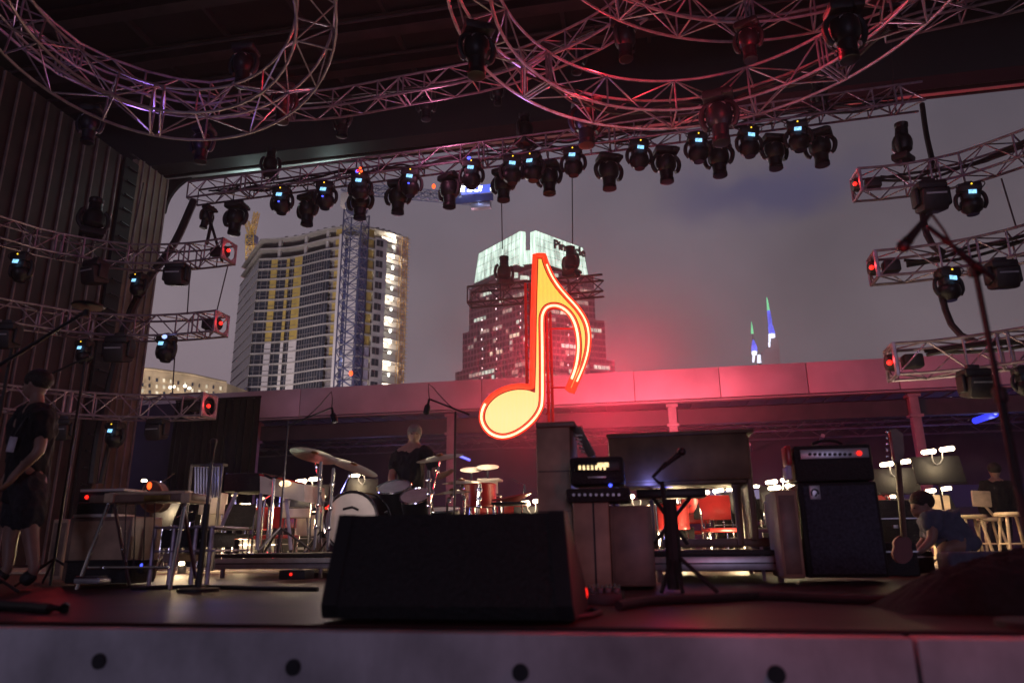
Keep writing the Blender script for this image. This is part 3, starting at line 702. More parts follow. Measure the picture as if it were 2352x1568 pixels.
nn_ = thing('neon_note_sign', 'giant glowing red and yellow neon eighth note hung behind the stage', 'neon sign', z6(690, 1480), world=True)
earfill(MB(), [z6(*p, YN+.02) for p in offset(OS, -3)], (0, .26, 0)).build('cabinet', M['signred'], nn_, smooth=False)
earfill(MB(), [z6(*p, YN-.004) for p in offset(OS, 4)], (0, .02, 0)).build('dark_border', M['darkred'], nn_, smooth=False)
# lit face with uneven inner light (brighter in the head of the note)
fm = bpy.data.materials.new('note_face_glow'); fm.use_nodes = True; t = fm.node_tree; b = t.nodes['Principled BSDF']
g = t.nodes.new('ShaderNodeTexCoord'); sp_ = t.nodes.new('ShaderNodeSeparateXYZ'); t.links.new(g.outputs['Object'], sp_.inputs[0])
rp_ = t.nodes.new('ShaderNodeValToRGB'); mr = t.nodes.new('ShaderNodeMapRange'); mr.inputs[1].default_value = 0; mr.inputs[2].default_value = 4.0
t.links.new(sp_.outputs['Z'], mr.inputs[0]); t.links.new(mr.outputs[0], rp_.inputs[0])
q = rp_.color_ramp.elements; q[0].color = (1, .86, .36, 1); q[0].position = .12; q[1].color = (1, .68, .10, 1); q[1].position = 1; e_ = q.new(.5); e_.color = (1, .78, .17, 1); e_ = q.new(.8); e_.color = (1, .66, .08, 1)
wv = t.nodes.new('ShaderNodeTexWave'); wv.wave_type = 'BANDS'; wv.bands_direction = 'X'; wv.inputs['Scale'].default_value = 3.5; wv.inputs['Distortion'].default_value = 3; wv.inputs['Detail'].default_value = 2
t.links.new(g.outputs['Object'], wv.inputs[0]); m2 = t.nodes.new('ShaderNodeMapRange'); m2.inputs[3].default_value = .98; m2.inputs[4].default_value = 1.08; t.links.new(wv.outputs[1], m2.inputs[0])
t.links.new(rp_.outputs[0], b.inputs['Emission Color']); t.links.new(m2.outputs[0], b.inputs['Emission Strength'])
b.inputs['Base Color'].default_value = (.3, .2, .1, 1)
earfill(MB(), [z6(*p, YN-.02) for p in offset(OS, 24)], (0, .012, 0)).build('lit_face', fm, nn_, smooth=False)
ot = [z6(*p, YN-.05) for p in OS]
MB().tube(ot, .058, 8, True).build('neon_tube', E_['neon'], nn_)
hot = [z6(*p, YN-.115) for p in OS]
i0 = 3*2; i1 = 3*14
MB().tube([z6(*p, YN-.098) for p in OS[i0:i1-3]], .020, 7).build('neon_core', E_['neonhot'], nn_)
MB().tube([z6(*p, YN-.098) for p in OS[3*16:3*40]], .026, 7).build('neon_core', E_['neonhot'], nn_)
for (x, y, e_) in ((700, 420, 60), (880, 640, 70), (960, 900, 70), (700, 800, 60), (700, 1100, 60), (480, 1330, 110)):
    light('neon_glow', z6(x, y, YN-.8), (1, .04, .04), e_*.30, .25, nn_)
for (x, y, e_) in ((760, 560, 70), (640, 900, 60), (860, 900, 110), (560, 1330, 60)):
    light('neon_back_glow', z6(x, y, YN+.9), (1, .05, .09), e_*2.2, .3, nn_, 'SPOT', (pi/2, 0, 0), 150)
rs_ = thing('red_floodlight', 'red floodlight glowing through the smoke low behind the neon note', 'stage light', at(1325, 985, 17.5), world=True)
MB().box(at(1325, 988, 17.5), (.3, .2, .22), bev=.03).build('housing', M['black'], rs_); MB().box(at(1325, 1003, 17.5), (.06, .06, .3)).build('bracket', M['steel'], rs_)
light('flood_halo_glow', at(1345, 965, 17.9), (1, .03, .07), 1400, .15, rs_, 'SPOT', Vector((.75, 1, .25)).to_track_quat('-Z', 'Y').to_euler(), 165)
light('flood_halo_glow', at(1400, 840, 17.0), (1, .035, .08), 900, .2, rs_, 'SPOT', Vector((.75, .8, .1)).to_track_quat('-Z', 'Y').to_euler(), 168)  # added red light in the smoke to strengthen the halo
light('flood_halo_glow', at(1150, 930, 16.6), (1, .03, .06), 260, .2, rs_, 'SPOT', Vector((.3, 1, .3)).to_track_quat('-Z', 'Y').to_euler(), 160)  # added to spread the halo left of the note
light('flood_halo_glow', at(1235, 780, 16.4), (1, .03, .06), 420, .2, rs_, 'SPOT', Vector((.2, 1, .1)).to_track_quat('-Z', 'Y').to_euler(), 160)  # added red glow in front of the office tower
light('flood_front', at(1330, 900, 14.0), (1, .03, .06), 110, .2, rs_, 'SPOT', Vector((.25, -1, -.5)).to_track_quat('-Z', 'Y').to_euler(), 110)
light('flood_beam', at(1480, 1010, 21.5), (1, .16, .22), 1900, .3, rs_, 'SPOT', Vector((.0, 1, .30)).to_track_quat('-Z', 'Y').to_euler(), 95)
# support frame
sfm = MB()
def vt(x, yt, yb, Y, r): p = z6(x, yt, Y); q = z6(x, yb, Y); sfm.tube([p, Vector((p.x, p.y, q.z))], r, 6); return p, Vector((p.x, p.y, q.z))
for x, ya, yb in ((608, 500, 1150), (636, 500, 1150), (742, 680, 1385), (766, 680, 1385)): vt(x, ya, yb, YN+.32 if x in (608, 742) else YN+.5, .035)
for k in range(9):
    y = 540+k*70; sfm.tube([z6(608, y, YN+.32), z6(640, y+30, YN+.5)], .018, 5)
for k in range(10):
    y = 720+k*68; sfm.tube([z6(742, y, YN+.32), z6(768, y, YN+.5)], .018, 5)
sfm.tube([z6(768, 1165, YN+.3), z6(900, 1165, YN+.1)], .02, 5); sfm.tube([z6(768, 790, YN+.3), z6(930, 790, YN+.1)], .02, 5)
sfm.build('support_frame', M['signred'], nn_)
# small truss behind the note
a_ = at(1078, 683, YN+.8); b_ = at(1386, 656, YN+.8)
stp = [a_.lerp(b_, k/8) for k in range(9)]
truss('lighting_truss', 'short box truss lit red that carries the neon note', 'truss', stp, .40, .4, .026, endframe=(0, 0), m='steel')
def tiltlight(px, py, Y, s_, lb, ry, rz, up_=True):
    return put(PA, at(px, py, Y), lb, 'moving lights standing up on trusses', s_, (pi, ry, rz))
tiltlight(1158, 662, YN+.7, .82, 'red lit moving light standing on the left of the note truss', .0, .5)
tiltlight(1312, 640, YN+.7, .82, 'red lit moving light standing on the right of the note truss', .0, -.5)

# ---------------------------------------------------------------- condo tower under construction
ZT = 95.0
def z5(x, y): return 470.4+x*.33, 423.4+y*.33
top = [z5(*p) for p in ((255, 572), (390, 377), (520, 371), (600, 364), (690, 347), (780, 322), (860, 302), (980, 286), (1060, 285), (1130, 290), (1260, 320), (1345, 348), (1420, 372))]
tp = [atz(a, b, ZT) for a, b in top]
leftface = [tp[0], tp[1]]; front = catmull(tp[1:], 1.0)
def findx(px, py=753):
    best = None
    for p in front:
        # height at which this plan point appears at image row py
        lo, hi = 0, 120
        for _ in range(30):
            m_ = (lo+hi)/2
            if proj((p.x, p.y, m_))[1] > py: lo = m_
            else: hi = m_
        x = proj((p.x, p.y, lo))[0]
        if best is None or abs(x-px) < best[0]: best = (abs(x-px), front.index(p))
    return best[1]
zone = {k: findx(z5(v, 0)[0]) for k, v in dict(c0=300, w1a=415, w1b=455, n1a=462, n1b=520, w2a=535, w2b=556, w3a=592, w3b=640, cwb=830, rb=892, pb=955, bgb=1108, r2b=1150, wpb=1252, lbb=1340, end=1420).items()}
FP = len(front)-1; zone['c0'] = 0; zone['end'] = FP
def seg(i, j, inset):
    out = []
    for k in range(i, j+1):
        t_ = (front[min(k+1, FP)]-front[max(k-1, 0)]).normalized(); nrm = Vector((-t_.y, t_.x, 0))
        out.append((front[k].x+nrm.x*inset, front[k].y+nrm.y*inset))
    return out
cen = Vector((sum(p.x for p in tp)/len(tp), sum(p.y for p in tp)/len(tp), 0))
tw = thing('apartment_tower', 'tall curved apartment tower under construction with lit upper rooms and yellow sheathing', 'building', (cen.x, cen.y+14, -1.5), world=True)
LH = 3.42; z_lo = 30; floors = []
z = ZT
while z > z_lo: floors.append(z); z -= LH
def slabpoly(pts, z, th): n = len(pts); return pts
lf_dir = (tp[0]-tp[1]); lfn = Vector((lf_dir.y, -lf_dir.x, 0)).normalized()
if lfn.dot(Vector((0, -1, 0))) < 0: lfn = -lfn
for k, z in enumerate(floors):
    outline = [(tp[0].x, tp[0].y)]+[(p.x, p.y) for p in front[::2]]+[(front[-1].x, front[-1].y), (front[-1].x*1.14, front[-1].y+22), (tp[0].x+3, tp[0].y+14)]
    c = Vector((sum(p[0] for p in outline)/len(outline), sum(p[1] for p in outline)/len(outline)))
    b = MB(); earfill(b, [(x, y, z-.42) for x, y in outline], (0, 0, .42)); b.build('floor_slab', M['slab'], tw, smooth=False)
zt2 = floors[1]-.4
# left face glazing
def lface(inset, z0, z1, m_, name='glazing'):
    d = -lfn*inset; MB().strip([(tp[0].x+d.x, tp[0].y+d.y), (tp[1].x+d.x, tp[1].y+d.y)], z0, z1).build(name, m_, tw, smooth=False)
lface(.12, z_lo, floors[2], M['glassdk'])
gl = MB(); gl.strip(seg(0, zone['w1a'], .9), z_lo, floors[2]-.4); gl.strip(seg(zone['w1b'], zone['w2a'], 1.0), z_lo, floors[2]-.4); gl.strip(seg(zone['w2b'], zone['w3a'], 1.0), z_lo, floors[2]-.4)
gl.build('glazing', M['glassdk'], tw, smooth=False)
MB().strip(seg(zone['w3b'], zone['cwb'], .3), z_lo, floors[2]-.4).build('curtain_wall', M['glassdk'], tw, smooth=False)
ml = MB()
for k in range(zone['w3b'], zone['cwb'], 1):
    (x, y), = seg(k, k, .22); ml.box((x, y, (z_lo+floors[2]-.4)/2), (.10, .12, floors[2]-.4-z_lo))
ml.build('mullions', M['mull'], tw, smooth=False)
ml = MB()
for k in range(1, zone['w3a'], 2):
    if zone['w1a']-1 < k < zone['w1b']+1 or zone['w2a'] <= k <= zone['w2b']: continue
    (x, y), = seg(k, k, .8); ml.box((x, y, (z_lo+floors[2]-.4)/2), (.14, .14, floors[2]-.4-z_lo))
ml.build('mullions', M['mull'], tw, smooth=False)
# handrails
hr = MB()
for z in floors[2:]:
    hr.tube([(x, y, z+1.15-LH) for x, y in seg(0, zone['w3b'], .1)[::2]], .07, 4); hr.tube([(x, y, z+1.15-LH) for x, y in seg(zone['w3b'], zone['cwb'], .12)[::3]], .09, 4)
    hr.tube([(x, y, z+1.15-LH) for x, y in seg(zone['cwb'], zone['rb'], .1)[::1]], .07, 4)
hr.build('handrails', M['mull'], tw, smooth=False)
fy = floors[10]
for nm_, (i, j), ins in (('panel', ('w1a', 'w1b'), .5), ('panel', ('w2a', 'w2b'), .5), ('panel', ('w3a', 'w3b'), .25)):
    MB().strip(seg(zone[i], zone[j], ins), z_lo, fy).build('white_panel', M['panelw'], tw, smooth=False)
    MB().strip(seg(zone[i], zone[j], ins), fy, floors[2]-.4).build('yellow_panel', M['panely'], tw, smooth=False)
# recess, pillar, blue bay
MB().strip(seg(zone['cwb'], zone['rb'], 1.6), z_lo, floors[1]-.4).build('recess_wall', M['mull'], tw, smooth=False)
MB().strip(seg(zone['cwb']+1, zone['cwb']+3, 1.3), floors[12], floors[0]-.4).build('yellow_panel', M['panely'], tw, smooth=False)
MB().strip(seg(zone['rb'], zone['pb'], -.2), z_lo, floors[1]+.6).build('white_pillar', M['panelw'], tw, smooth=False)
MB().strip(seg(zone['pb'], zone['bgb'], .2), z_lo, floors[2]).build('blue_bay', M['bluegl'], tw, smooth=False)
mid = (zone['pb']+zone['bgb'])//2
MB().strip(seg(mid-2, mid+1, .05), z_lo, floors[1]).build('white_panel', M['panelw'], tw, smooth=False)
MB().strip(seg(zone['bgb'], zone['r2b'], 1.0), z_lo, floors[11]).build('recess_wall', M['lilac'], tw, smooth=False)
MB().strip(seg(zone['bgb'], zone['r2b'], 1.0), floors[11], floors[0]).build('yellow_panel', M['panely'], tw, smooth=False)
# white panel with square windows
wp = seg(zone['r2b'], zone['wpb'], -.25); MB().strip(wp, z_lo, floors[1]+.3).build('white_panel', M['panelw'], tw, smooth=False)
mi = len(wp)//2; (xa, ya), (xb, yb) = wp[mi-2] if mi > 1 else wp[0], wp[mi+1]
tdir = Vector((xb-xa, yb-ya, 0)).normalized(); nd = Vector((tdir.y, -tdir.x, 0)); ctr = Vector(((xa+xb)/2, (ya+yb)/2, 0))
wwid = (Vector((wp[-1][0], wp[-1][1], 0))-Vector((wp[0][0], wp[0][1], 0))).length
ang = atan2(tdir.y, tdir.x)
for z in floors[1:]:
    w_ = MB(); w_.box(ctr+nd*.12+Vector((0, 0, z-LH*.45)), (wwid*.52, .2, 2.0), rot=(0, 0, ang)); wo_ = w_.build('window', M['glassdk'], tw, smooth=False)
    f_ = MB(); f_.box(ctr+nd*.26+Vector((0, 0, z-LH*.45)), (.14, .1, 2.0), rot=(0, 0, ang)); f_.build('window_bar', M['mull'], wo_, smooth=False)
# open lit rooms and scaffold edge
MB().strip(seg(zone['wpb'], FP, 3.5), z_lo, ZT-.5).build('room_back_wall', M['panelw'], tw, smooth=False)
la = seg(zone['wpb'], zone['lbb'], .9)
for kf, z in enumerate(floors[:-1]):
    for fr_ in (.12, .62) if kf > 1 else (.55,):
        x, y = la[min(len(la)-1, int(fr_*len(la)))]
        s_ = .42 if fr_ > .5 else .34
        MB().ell((x, y, z-.95), (s_*rnd.uniform(.7, 1.2), s_, s_*rnd.uniform(.8, 1.7)), 8, 6).build('work_light', E_['work'], tw)
    if kf % 2 == 0:
        x, y = la[len(la)//2]; light('room_lamp', (x-.3, y-.5, z-1.3), (1, .9, .68), 1500, .5, tw)
sc_ = MB()
for k in range(zone['lbb'], FP+1, 2):
    (x, y), = seg(k, k, -1.0); sc_.tube([(x, y, z_lo), (x, y, ZT-1)], .16, 4)
    (x, y), = seg(k, k, .3); sc_.tube([(x, y, z_lo), (x, y, ZT-1)], .12, 4)
for z in floors:
    for dz in (0, 1.2, 2.3): sc_.tube([(x, y, z-LH+dz) for x, y in seg(zone['lbb'], FP, -1.0)], .11, 4)
    s2 = seg(zone['lbb'], FP, -1.0)
    for i in range(0, len(s2)-2, 2): sc_.tube([(s2[i][0], s2[i][1], z-LH), (s2[i+2][0], s2[i+2][1], z)], .07, 4)
sc_.build('scaffolding', M['scaff'], tw, smooth=False)
for k in list(range(6, zone['cwb'], 9))+[zone['lbb']-1]:
    (x, y), = seg(k, k, 1.4); MB().box((x, y, (floors[2]+ZT)/2-.2), (.9, .9, ZT-floors[2])).build('column', M['slab'], tw, smooth=False)
MB().strip(seg(2, zone['lbb'], 7), floors[2], ZT-.4).build('core_wall', M['mull'], tw, smooth=False)
# roof edge clutter
rc = MB()
for k in list(range(8, 30, 3))+list(range(zone['bgb']+3, FP-2, 2)):
    (x, y), = seg(k, k, 1.0); rc.box((x, y, ZT+.5), (1.1, .5, .5), bev=.1, seg=1)
rc.build('roof_blocks', M['steel'], tw, smooth=False)
light('unseen_site_floodlight', (tp[7].x+10, tp[7].y-75, 12), (1, .86, .84), 110000, 3, tw)  # unseen floodlights added before the tower to brighten its face
light('unseen_site_floodlight', (tp[1].x-5, tp[1].y-60, 8), (1, .86, .80), 45000, 3, tw)

# tower cranes
def lattice(mb, a, b, w, bay, r, up=Vector((0, 1, 0))):
    a, b = Vector(a), Vector(b); t_ = (b-a).normalized(); s1 = t_.cross(up).normalized(); s2 = t_.cross(s1); n = max(2, int((b-a).length/bay))
    C = [[a.lerp(b, k/n)+s1*w/2*x+s2*w/2*y for k in range(n+1)] for x, y in ((-1, -1), (1, -1), (1, 1), (-1, 1))]
    for c in C: mb.tube([c[0], c[-1]], r, 4)
    for k in range(n):
        for q in range(4):
            A, B = C[q], C[(q+1) % 4]; mb.tube([A[k], B[k+1]], r*.6, 3); mb.tube([B[k], A[k+1]], r*.6, 3)
        for q in range(4): mb.tube([C[q][k], C[(q+1) % 4][k]], r*.6, 3)
YCR = tp[7].y-12
cr = thing('tower_crane', 'blue lattice tower crane before the apartment tower, lit sign on its jib', 'crane', at(818, 900, YCR), world=True)
p0 = at(806, 900, YCR); mastx = at(820, 480, YCR).x
mm = MB(); lattice(mm, (mastx, YCR, 20), (mastx, YCR, at(820, 488, YCR).z), 5.4, 3.4, .22); mm.build('mast', M['crane'], cr, smooth=False)
zj = at(840, 458, YCR).z
J0 = at(790, 432, YCR); J1 = at(1128, 462, YCR)
jj = MB(); lattice(jj, J0, J1, 2.4, 2.6, .16, Vector((0, 1, 0))); jj.build('jib', M['crane'], cr, smooth=False)
tpj = MB(); tpj.tube([J0+Vector((8, 0, 4)), J1+Vector((-24, 0, 1.2))], .12, 4); tpj.build('tie_bar', M['crane'], cr)
cbx = at(800, 462, YCR); c_ = MB(); c_.box(cbx, (3.6, 3, 4.2), bev=.2); c_.build('cab', M['white'], cr)
c_ = MB(); c_.box(cbx+Vector((3.5, 0, 0)), (5.5, 4, 1.2)); c_.lathe([(3.0, -1), (3.6, 1)], (mastx, YCR, at(820, 486, YCR).z+1), 12); c_.build('turntable', M['crane'], cr)
cw_ = at(1105, 468, YCR); c_ = MB(); c_.box(cw_, (5.5, 2, 3), bev=.1); c_.build('counterweight', M['silver'], cr)
c_ = MB(); c_.box(at(1082, 457, YCR-1.4), (12.5, .4, 2.2)); c_.build('walkway', M['bluegl'], cr)
def text(s_, size, mat_, parent, loc, rot, name, ext=.1, shear=0, cond=1.):
    c = bpy.data.curves.new(name, 'FONT'); c.body = s_; c.size = size; c.extrude = ext; c.align_x = 'CENTER'; c.align_y = 'CENTER'; c.shear = shear; c.offset = size*.02
    o = bpy.data.objects.new(name, c); COL.objects.link(o); me = bpy.data.meshes.new_from_object(o.evaluated_get(bpy.context.evaluated_depsgraph_get())); bpy.data.objects.remove(o)
    o = bpy.data.objects.new(name, me); COL.objects.link(o); me.materials.clear(); me.materials.append(mat_); o.parent = parent
    o.location = Vector(loc)-Vector(parent['_o']); o.rotation_euler = rot; o.scale = (cond, 1, 1); return o
sg_ = at(1092, 434, YCR-2); sgn = MB(); sgn.box(sg_+Vector((0, .4, 0)), (8.2, .3, 2.4)); sgn.build('sign_board', E_['signback'], cr)
text('JE DUNN', 2.3, E_['sign'], cr, sg_, (pi/2, 0, yaw), 'sign_letters', .1, .2, 1.05)
rl = at(996, 428, YCR); MB().ell(rl, (.5, .5, .7)).build('warning_light', E_['ledor'], cr)
rl = at(806, 857, YCR-4); MB().ell(rl, (.55, .4, .7)).build('warning_light', E_['ledor'], cr)
light('sign_glow', sg_+Vector((0, -4, -2)), (.4, .5, 1), 400, .5, cr)
light('mast_lamp', (mastx-14, YCR-16, 60), (.45, .5, 1), 1800, 1, cr)
Y2 = tp[0].y+30
cy_ = thing('tower_crane', 'small yellow tower crane behind the left corner of the apartment tower', 'crane', at(577, 570, Y2), world=True)
m_ = MB(); lattice(m_, at(578, 640, Y2), at(578, 540, Y2), 3.2, 2.5, .2); m_.build('mast', M['craney'], cy_, smooth=False)
m_ = MB(); lattice(m_, at(578, 545, Y2), at(590, 488, Y2), 1.6, 2, .16); m_.build('jib', M['craney'], cy_, smooth=False)
m_ = MB(); lattice(m_, at(577, 543, Y2), at(566, 508, Y2), 1.6, 2, .14); m_.build('counter_jib', M['craney'], cy_, smooth=False)
MB().box(at(578, 552, Y2), (4.2, 3, 3.4), bev=.2).build('cab', M['crane'], cy_)
light('crane_lamp', at(566, 560, Y2-16), (1, .85, .5), 6000, .5, cy_)

# ---------------------------------------------------------------- office tower with lit crown
YO = 430.0
def z6p(x, y): return 987.8+x*.36, 470.4+y*.36
of = thing('office_tower', 'stepped glass office tower with a bright greenish white crown behind the neon note', 'building', at(1225, 900, YO+20), world=True)
def corner_prism(xl, xc, xr, yc_top, yc_bot, back=55, Yc=YO, taper=None, mat_=None, name='tier'):
    """corner block: corner at pixel column xc, faces running back to xl and xr"""
    pass
def plan(xl, yl, xc, yc, xr, yr, z):
    return [atz(xl, yl, z), atz(xc, yc, z), atz(xr, yr, z)]
# heights from the corner depth
def zrow(px, py): return at(px, py, YO).z
def tier(cx_, ytop, ybot, hwL, hwR, yl=None, name='tier', mt='officeg'):
    zt, zb = zrow(cx_, ytop), zrow(cx_, ybot); m1 = mpp(cx_, (ytop+ybot)/2, YO)
    c = at(cx_, ybot, YO); wl_, wr_ = hwL*m1*1.26, hwR*m1*1.03
    A = Vector((c.x, YO, 0)); Bl = A+Vector((-wl_, wl_*.62, 0)); Br = A+Vector((wr_, wr_*.62, 0)); Bk = Bl+(Br-A)
    b = MB(); b.prism([Vector((p.x, p.y, zb)) for p in (A, Br, Bk, Bl)], (0, 0, zt-zb)); b.build(name, M[mt], of, smooth=False)
    return A, Bl, Br, zb, zt
T = [tier(1228, 812, 1010, 176, 176), tier(1228, 720, 812, 158, 150), tier(1226, 618, 720, 140, 128)]
# cladding bands and mullions and lit windows per tier
rw = random.Random(21)
for (A, Bl, Br, zb, zt) in T:
    fh = 4.2; n = int((zt-zb)/fh); bands = MB()
    for k in range(n+1):
        z = zb+k*fh
        for P, Q in ((A, Bl), (A, Br)):
            d = (Q-P).normalized(); nrm = Vector((d.y, -d.x, 0)); nrm = nrm if nrm.y < 0 else -nrm
            a = P+nrm*.25; b = Q+nrm*.25
            bands.add([(a.x, a.y, z), (b.x, b.y, z), (b.x, b.y, z+1.5), (a.x, a.y, z+1.5)], [(0, 1, 2, 3)])
    bands.build('cladding_bands', M['officew'], of, smooth=False)
    mu = MB()
    for P, Q in ((A, Bl), (A, Br)):
        d = (Q-P); L_ = d.length; d.normalize(); nrm = Vector((d.y, -d.x, 0)); nrm = nrm if nrm.y < 0 else -nrm
        s_ = 3.0
        while s_ < L_: p = P+d*s_+nrm*.4; mu.box((p.x, p.y, (zb+zt)/2), (.35, .35, zt-zb)); s_ += 3.0
        for k in range(n):
            s_ = .6
            while s_ < L_-3.4:
                wlen = rw.choice((1, 1, 2, 3, 4)) * 3.0 - .5
                if rw.random() < .34 and s_+wlen < L_:
                    p = P+d*s_+nrm*.12; q = p+d*wlen; z = zb+k*fh+1.55
                    MB().quad((p.x, p.y, z), (q.x, q.y, z), (q.x, q.y, z+2.5), (p.x, p.y, z+2.5)).build('lit_window', E_[rw.choice(('win', 'winc', 'windim', 'windim', 'windim'))], of, smooth=False)
                s_ += 3.0*rw.choice((2, 3, 4))
    mu.build('mullions', M['officew'], of, smooth=False)
# facade marker lamps in vertical rows
mk = 0
for (px, ys) in ((1107, range(735, 870, 22)), (1140, range(640, 880, 23)), (1196, range(672, 760, 16)), (1305, range(700, 860, 23)), (1328, range(640, 860, 40)), (1345, range(800, 860, 20))):
    for y_ in ys:
        p = at(px+rw.uniform(-1, 1), y_, YO+6); MB().ell(p+Vector((0, 0, 0)), (.34, .34, .5+rw.random()*.5), 6, 4).build('marker_lamp', E_['marker'], of)
# crown
gm = bpy.data.materials.new('crown_glow'); gm.use_nodes = True; t = gm.node_tree; b = t.nodes['Principled BSDF']; b.inputs['Base Color'].default_value = (.3, .33, .3, 1)
g = t.nodes.new('ShaderNodeTexCoord'); nz = t.nodes.new('ShaderNodeTexNoise'); nz.inputs['Scale'].default_value = .12; nz.inputs['Detail'].default_value = 6
mpn = t.nodes.new('ShaderNodeMapping'); mpn.inputs['Scale'].default_value = (3.2, 3.2, .5); t.links.new(g.outputs['Object'], mpn.inputs[0]); t.links.new(mpn.outputs[0], nz.inputs['Vector'])
r_ = t.nodes.new('ShaderNodeMapRange'); r_.inputs[1].default_value = .3; r_.inputs[2].default_value = .72; r_.inputs[3].default_value = .30; r_.inputs[4].default_value = 1.8
t.links.new(nz.outputs['Fac'], r_.inputs[0]); t.links.new(r_.outputs[0], b.inputs['Emission Strength']); b.inputs['Emission Color'].default_value = (.72, .95, .80, 1)
def crownface(pts, Ys, name):
    P = [at(*z6p(x, y), Y) for (x, y), Y in zip(pts, Ys)]; n = len(P)
    MB().add(P+[p+Vector((0, 2.0, 0)) for p in P], [tuple(range(n)), tuple(range(2*n-1, n-1, -1))]+[(i, i+n, (i+1) % n+n, (i+1) % n) for i in range(n)]).build(name, gm, of, smooth=False); return P
Yn, Yf = YO, YO+34
PL_ = crownface([(310, 312), (575, 168), (572, 380), (545, 376), (283, 497)], [Yf, Yn+2, Yn+2, Yn+3, Yf], 'crown_screen')
crownface([(575, 168), (606, 172), (608, 392), (572, 384)], [Yn+1, Yn+8, Yn+8, Yn+1], 'crown_screen')
crownface([(640, 176), (674, 164), (680, 388), (640, 372)], [Yn+8, Yn+1, Yn+1, Yn+8], 'crown_screen')
PR_ = crownface([(674, 164), (975, 275), (1010, 455), (740, 372), (680, 360)], [Yn+2, Yf, Yf, Yn+6, Yn+2], 'crown_screen')
crownface([(606, 290), (642, 290), (642, 400), (606, 400)], [Yn+12]*4, 'crown_screen')
cg = MB()
def gridlines(P0, P1, P2, P3, nu, nv, off=-1.2):
    P0, P1, P2, P3 = [p+Vector((0, off, 0)) for p in (P0, P1, P2, P3)]
    for i in range(nu+1): cg.tube([P0.lerp(P1, i/nu), P3.lerp(P2, i/nu)], .07, 3)
    for i in range(nv+1): cg.tube([P0.lerp(P3, i/nv), P1.lerp(P2, i/nv)], .12, 3)
gridlines(PL_[0], PL_[1], PL_[2], PL_[4], 11, 4); gridlines(PR_[0], PR_[1], PR_[2], PR_[4], 11, 4)
cg.build('crown_frame', M['officew'], of, smooth=False)
# body under the crown follows the crown's lower edge
fl_ = [at(*z6p(x, y), Y) for (x, y), Y in zip([(283, 497), (545, 376), (572, 384), (680, 372), (740, 372), (1010, 455), (1030, 540), (250, 560)], [Yf+1, Yn+4, Yn+4, Yn+4, Yn+7, Yf+1, Yf+1, Yf+1])]
MB().add(fl_+[p+Vector((0, 20, 0)) for p in fl_], [(0, 1, 2, 3, 4, 5, 6, 7)]+[(i, i+8, (i+1) % 8+8, (i+1) % 8) for i in range(8)]).build('upper_storeys', M['officeg'], of, smooth=False)
for (x0, y0, x1, y1) in ((500, 425, 523, 462), (536, 430, 562, 465), (575, 450, 620, 475), (622, 455, 660, 478)):
    P = [at(*z6p(x, y), YO+1.5) for x, y in ((x0, y0), (x1, y0+2), (x1, y1), (x0, y1+3))]; MB().add(P, [(0, 1, 2, 3)]).build('lit_window', E_['winc'], of, smooth=False)
a = (PR_[1]-PR_[0]); angz = atan2(a.y, a.x)
c_ = at(1310, 577, YO+14)
slope = atan2(a.z, hypot(a.x, a.y))
tx = text('Pinnacle', 8.6, M['black'], of, c_+Vector((0, -4, 0)), (0, 0, 0), 'sign_letters', .5)
tx.rotation_euler = (Matrix.Rotation(angz, 3, 'Z') @ Matrix.Rotation(-slope*0-.02, 3, 'Y') @ Matrix.Rotation(pi/2, 3, 'X')).to_euler()
for xx in (-60, 60): light('unseen_street_floodlight', (at(1225, 900, YO).x+xx, YO-110, 20), (1, .52, .66), 300000, 4, of)  # unseen lights added low in front to lift the facade

# distant low apartment block
ya = 170; ab = thing('apartment_block', 'low yellow lit apartment block beyond the side wall at the left', 'building', at(420, 900, ya), world=True)
P = [at(316, 848, ya-8), at(352, 850, ya-6), at(440, 862, ya), at(522, 880, ya+6)]
bz = 0
b = MB(); L = [(p.x, p.y) for p in P]
for i in range(3):
    (xa, ya_), (xb, yb_) = L[i], L[i+1]; zt = P[i].z
    b.add([(xa, ya_, 0), (xb, yb_, 0), (xb, yb_, P[i+1].z), (xa, ya_, zt), (xa, ya_+12, 0), (xb, yb_+12, 0), (xb, yb_+12, P[i+1].z), (xa, ya_+12, zt)], [(0, 1, 2, 3), (4, 5, 6, 7), (3, 2, 6, 7), (0, 3, 7, 4), (1, 2, 6, 5)])
b.build('walls', M['apt'], ab, smooth=False)
ra = random.Random(4)
for r in range(3):
    for k in range(12):
        px = 325+k*16.3; py = 862+r*15+(px-316)*.13+ra.uniform(-1, 1); Y = ya-8.5+(px-316)/206*14.5; w_ = ra.uniform(3.5, 6)
        lit = ra.random() < .35
        q = [at(px, py, Y), at(px+w_, py+.5, Y), at(px+w_, py+8.5, Y), at(px, py+8, Y)]
        MB().add(q, [(0, 1, 2, 3)]).build('window', E_['win'] if lit else M['glassdk'], ab, smooth=False)
rfm = MB()
for i in range(3): rfm.tube([P[i]+Vector((0, -.4, .2)), P[i+1]+Vector((0, -.4, .2))], .35, 4)
rfm.build('parapet', M['apt'], ab, smooth=False)
for px in (1035/2.613*.9408, 410, 430): light('yard_lamp', at(px, 890, ya-16), (1, .85, .5), 700, .5, ab)
for px, py in ((391, 889), (399, 888), (425, 886), (435, 891)): MB().ell(at(px, py, ya-9.5), (.5, .3, .35), 6, 4).build('yard_lamp_head', E_['yard'], ab)

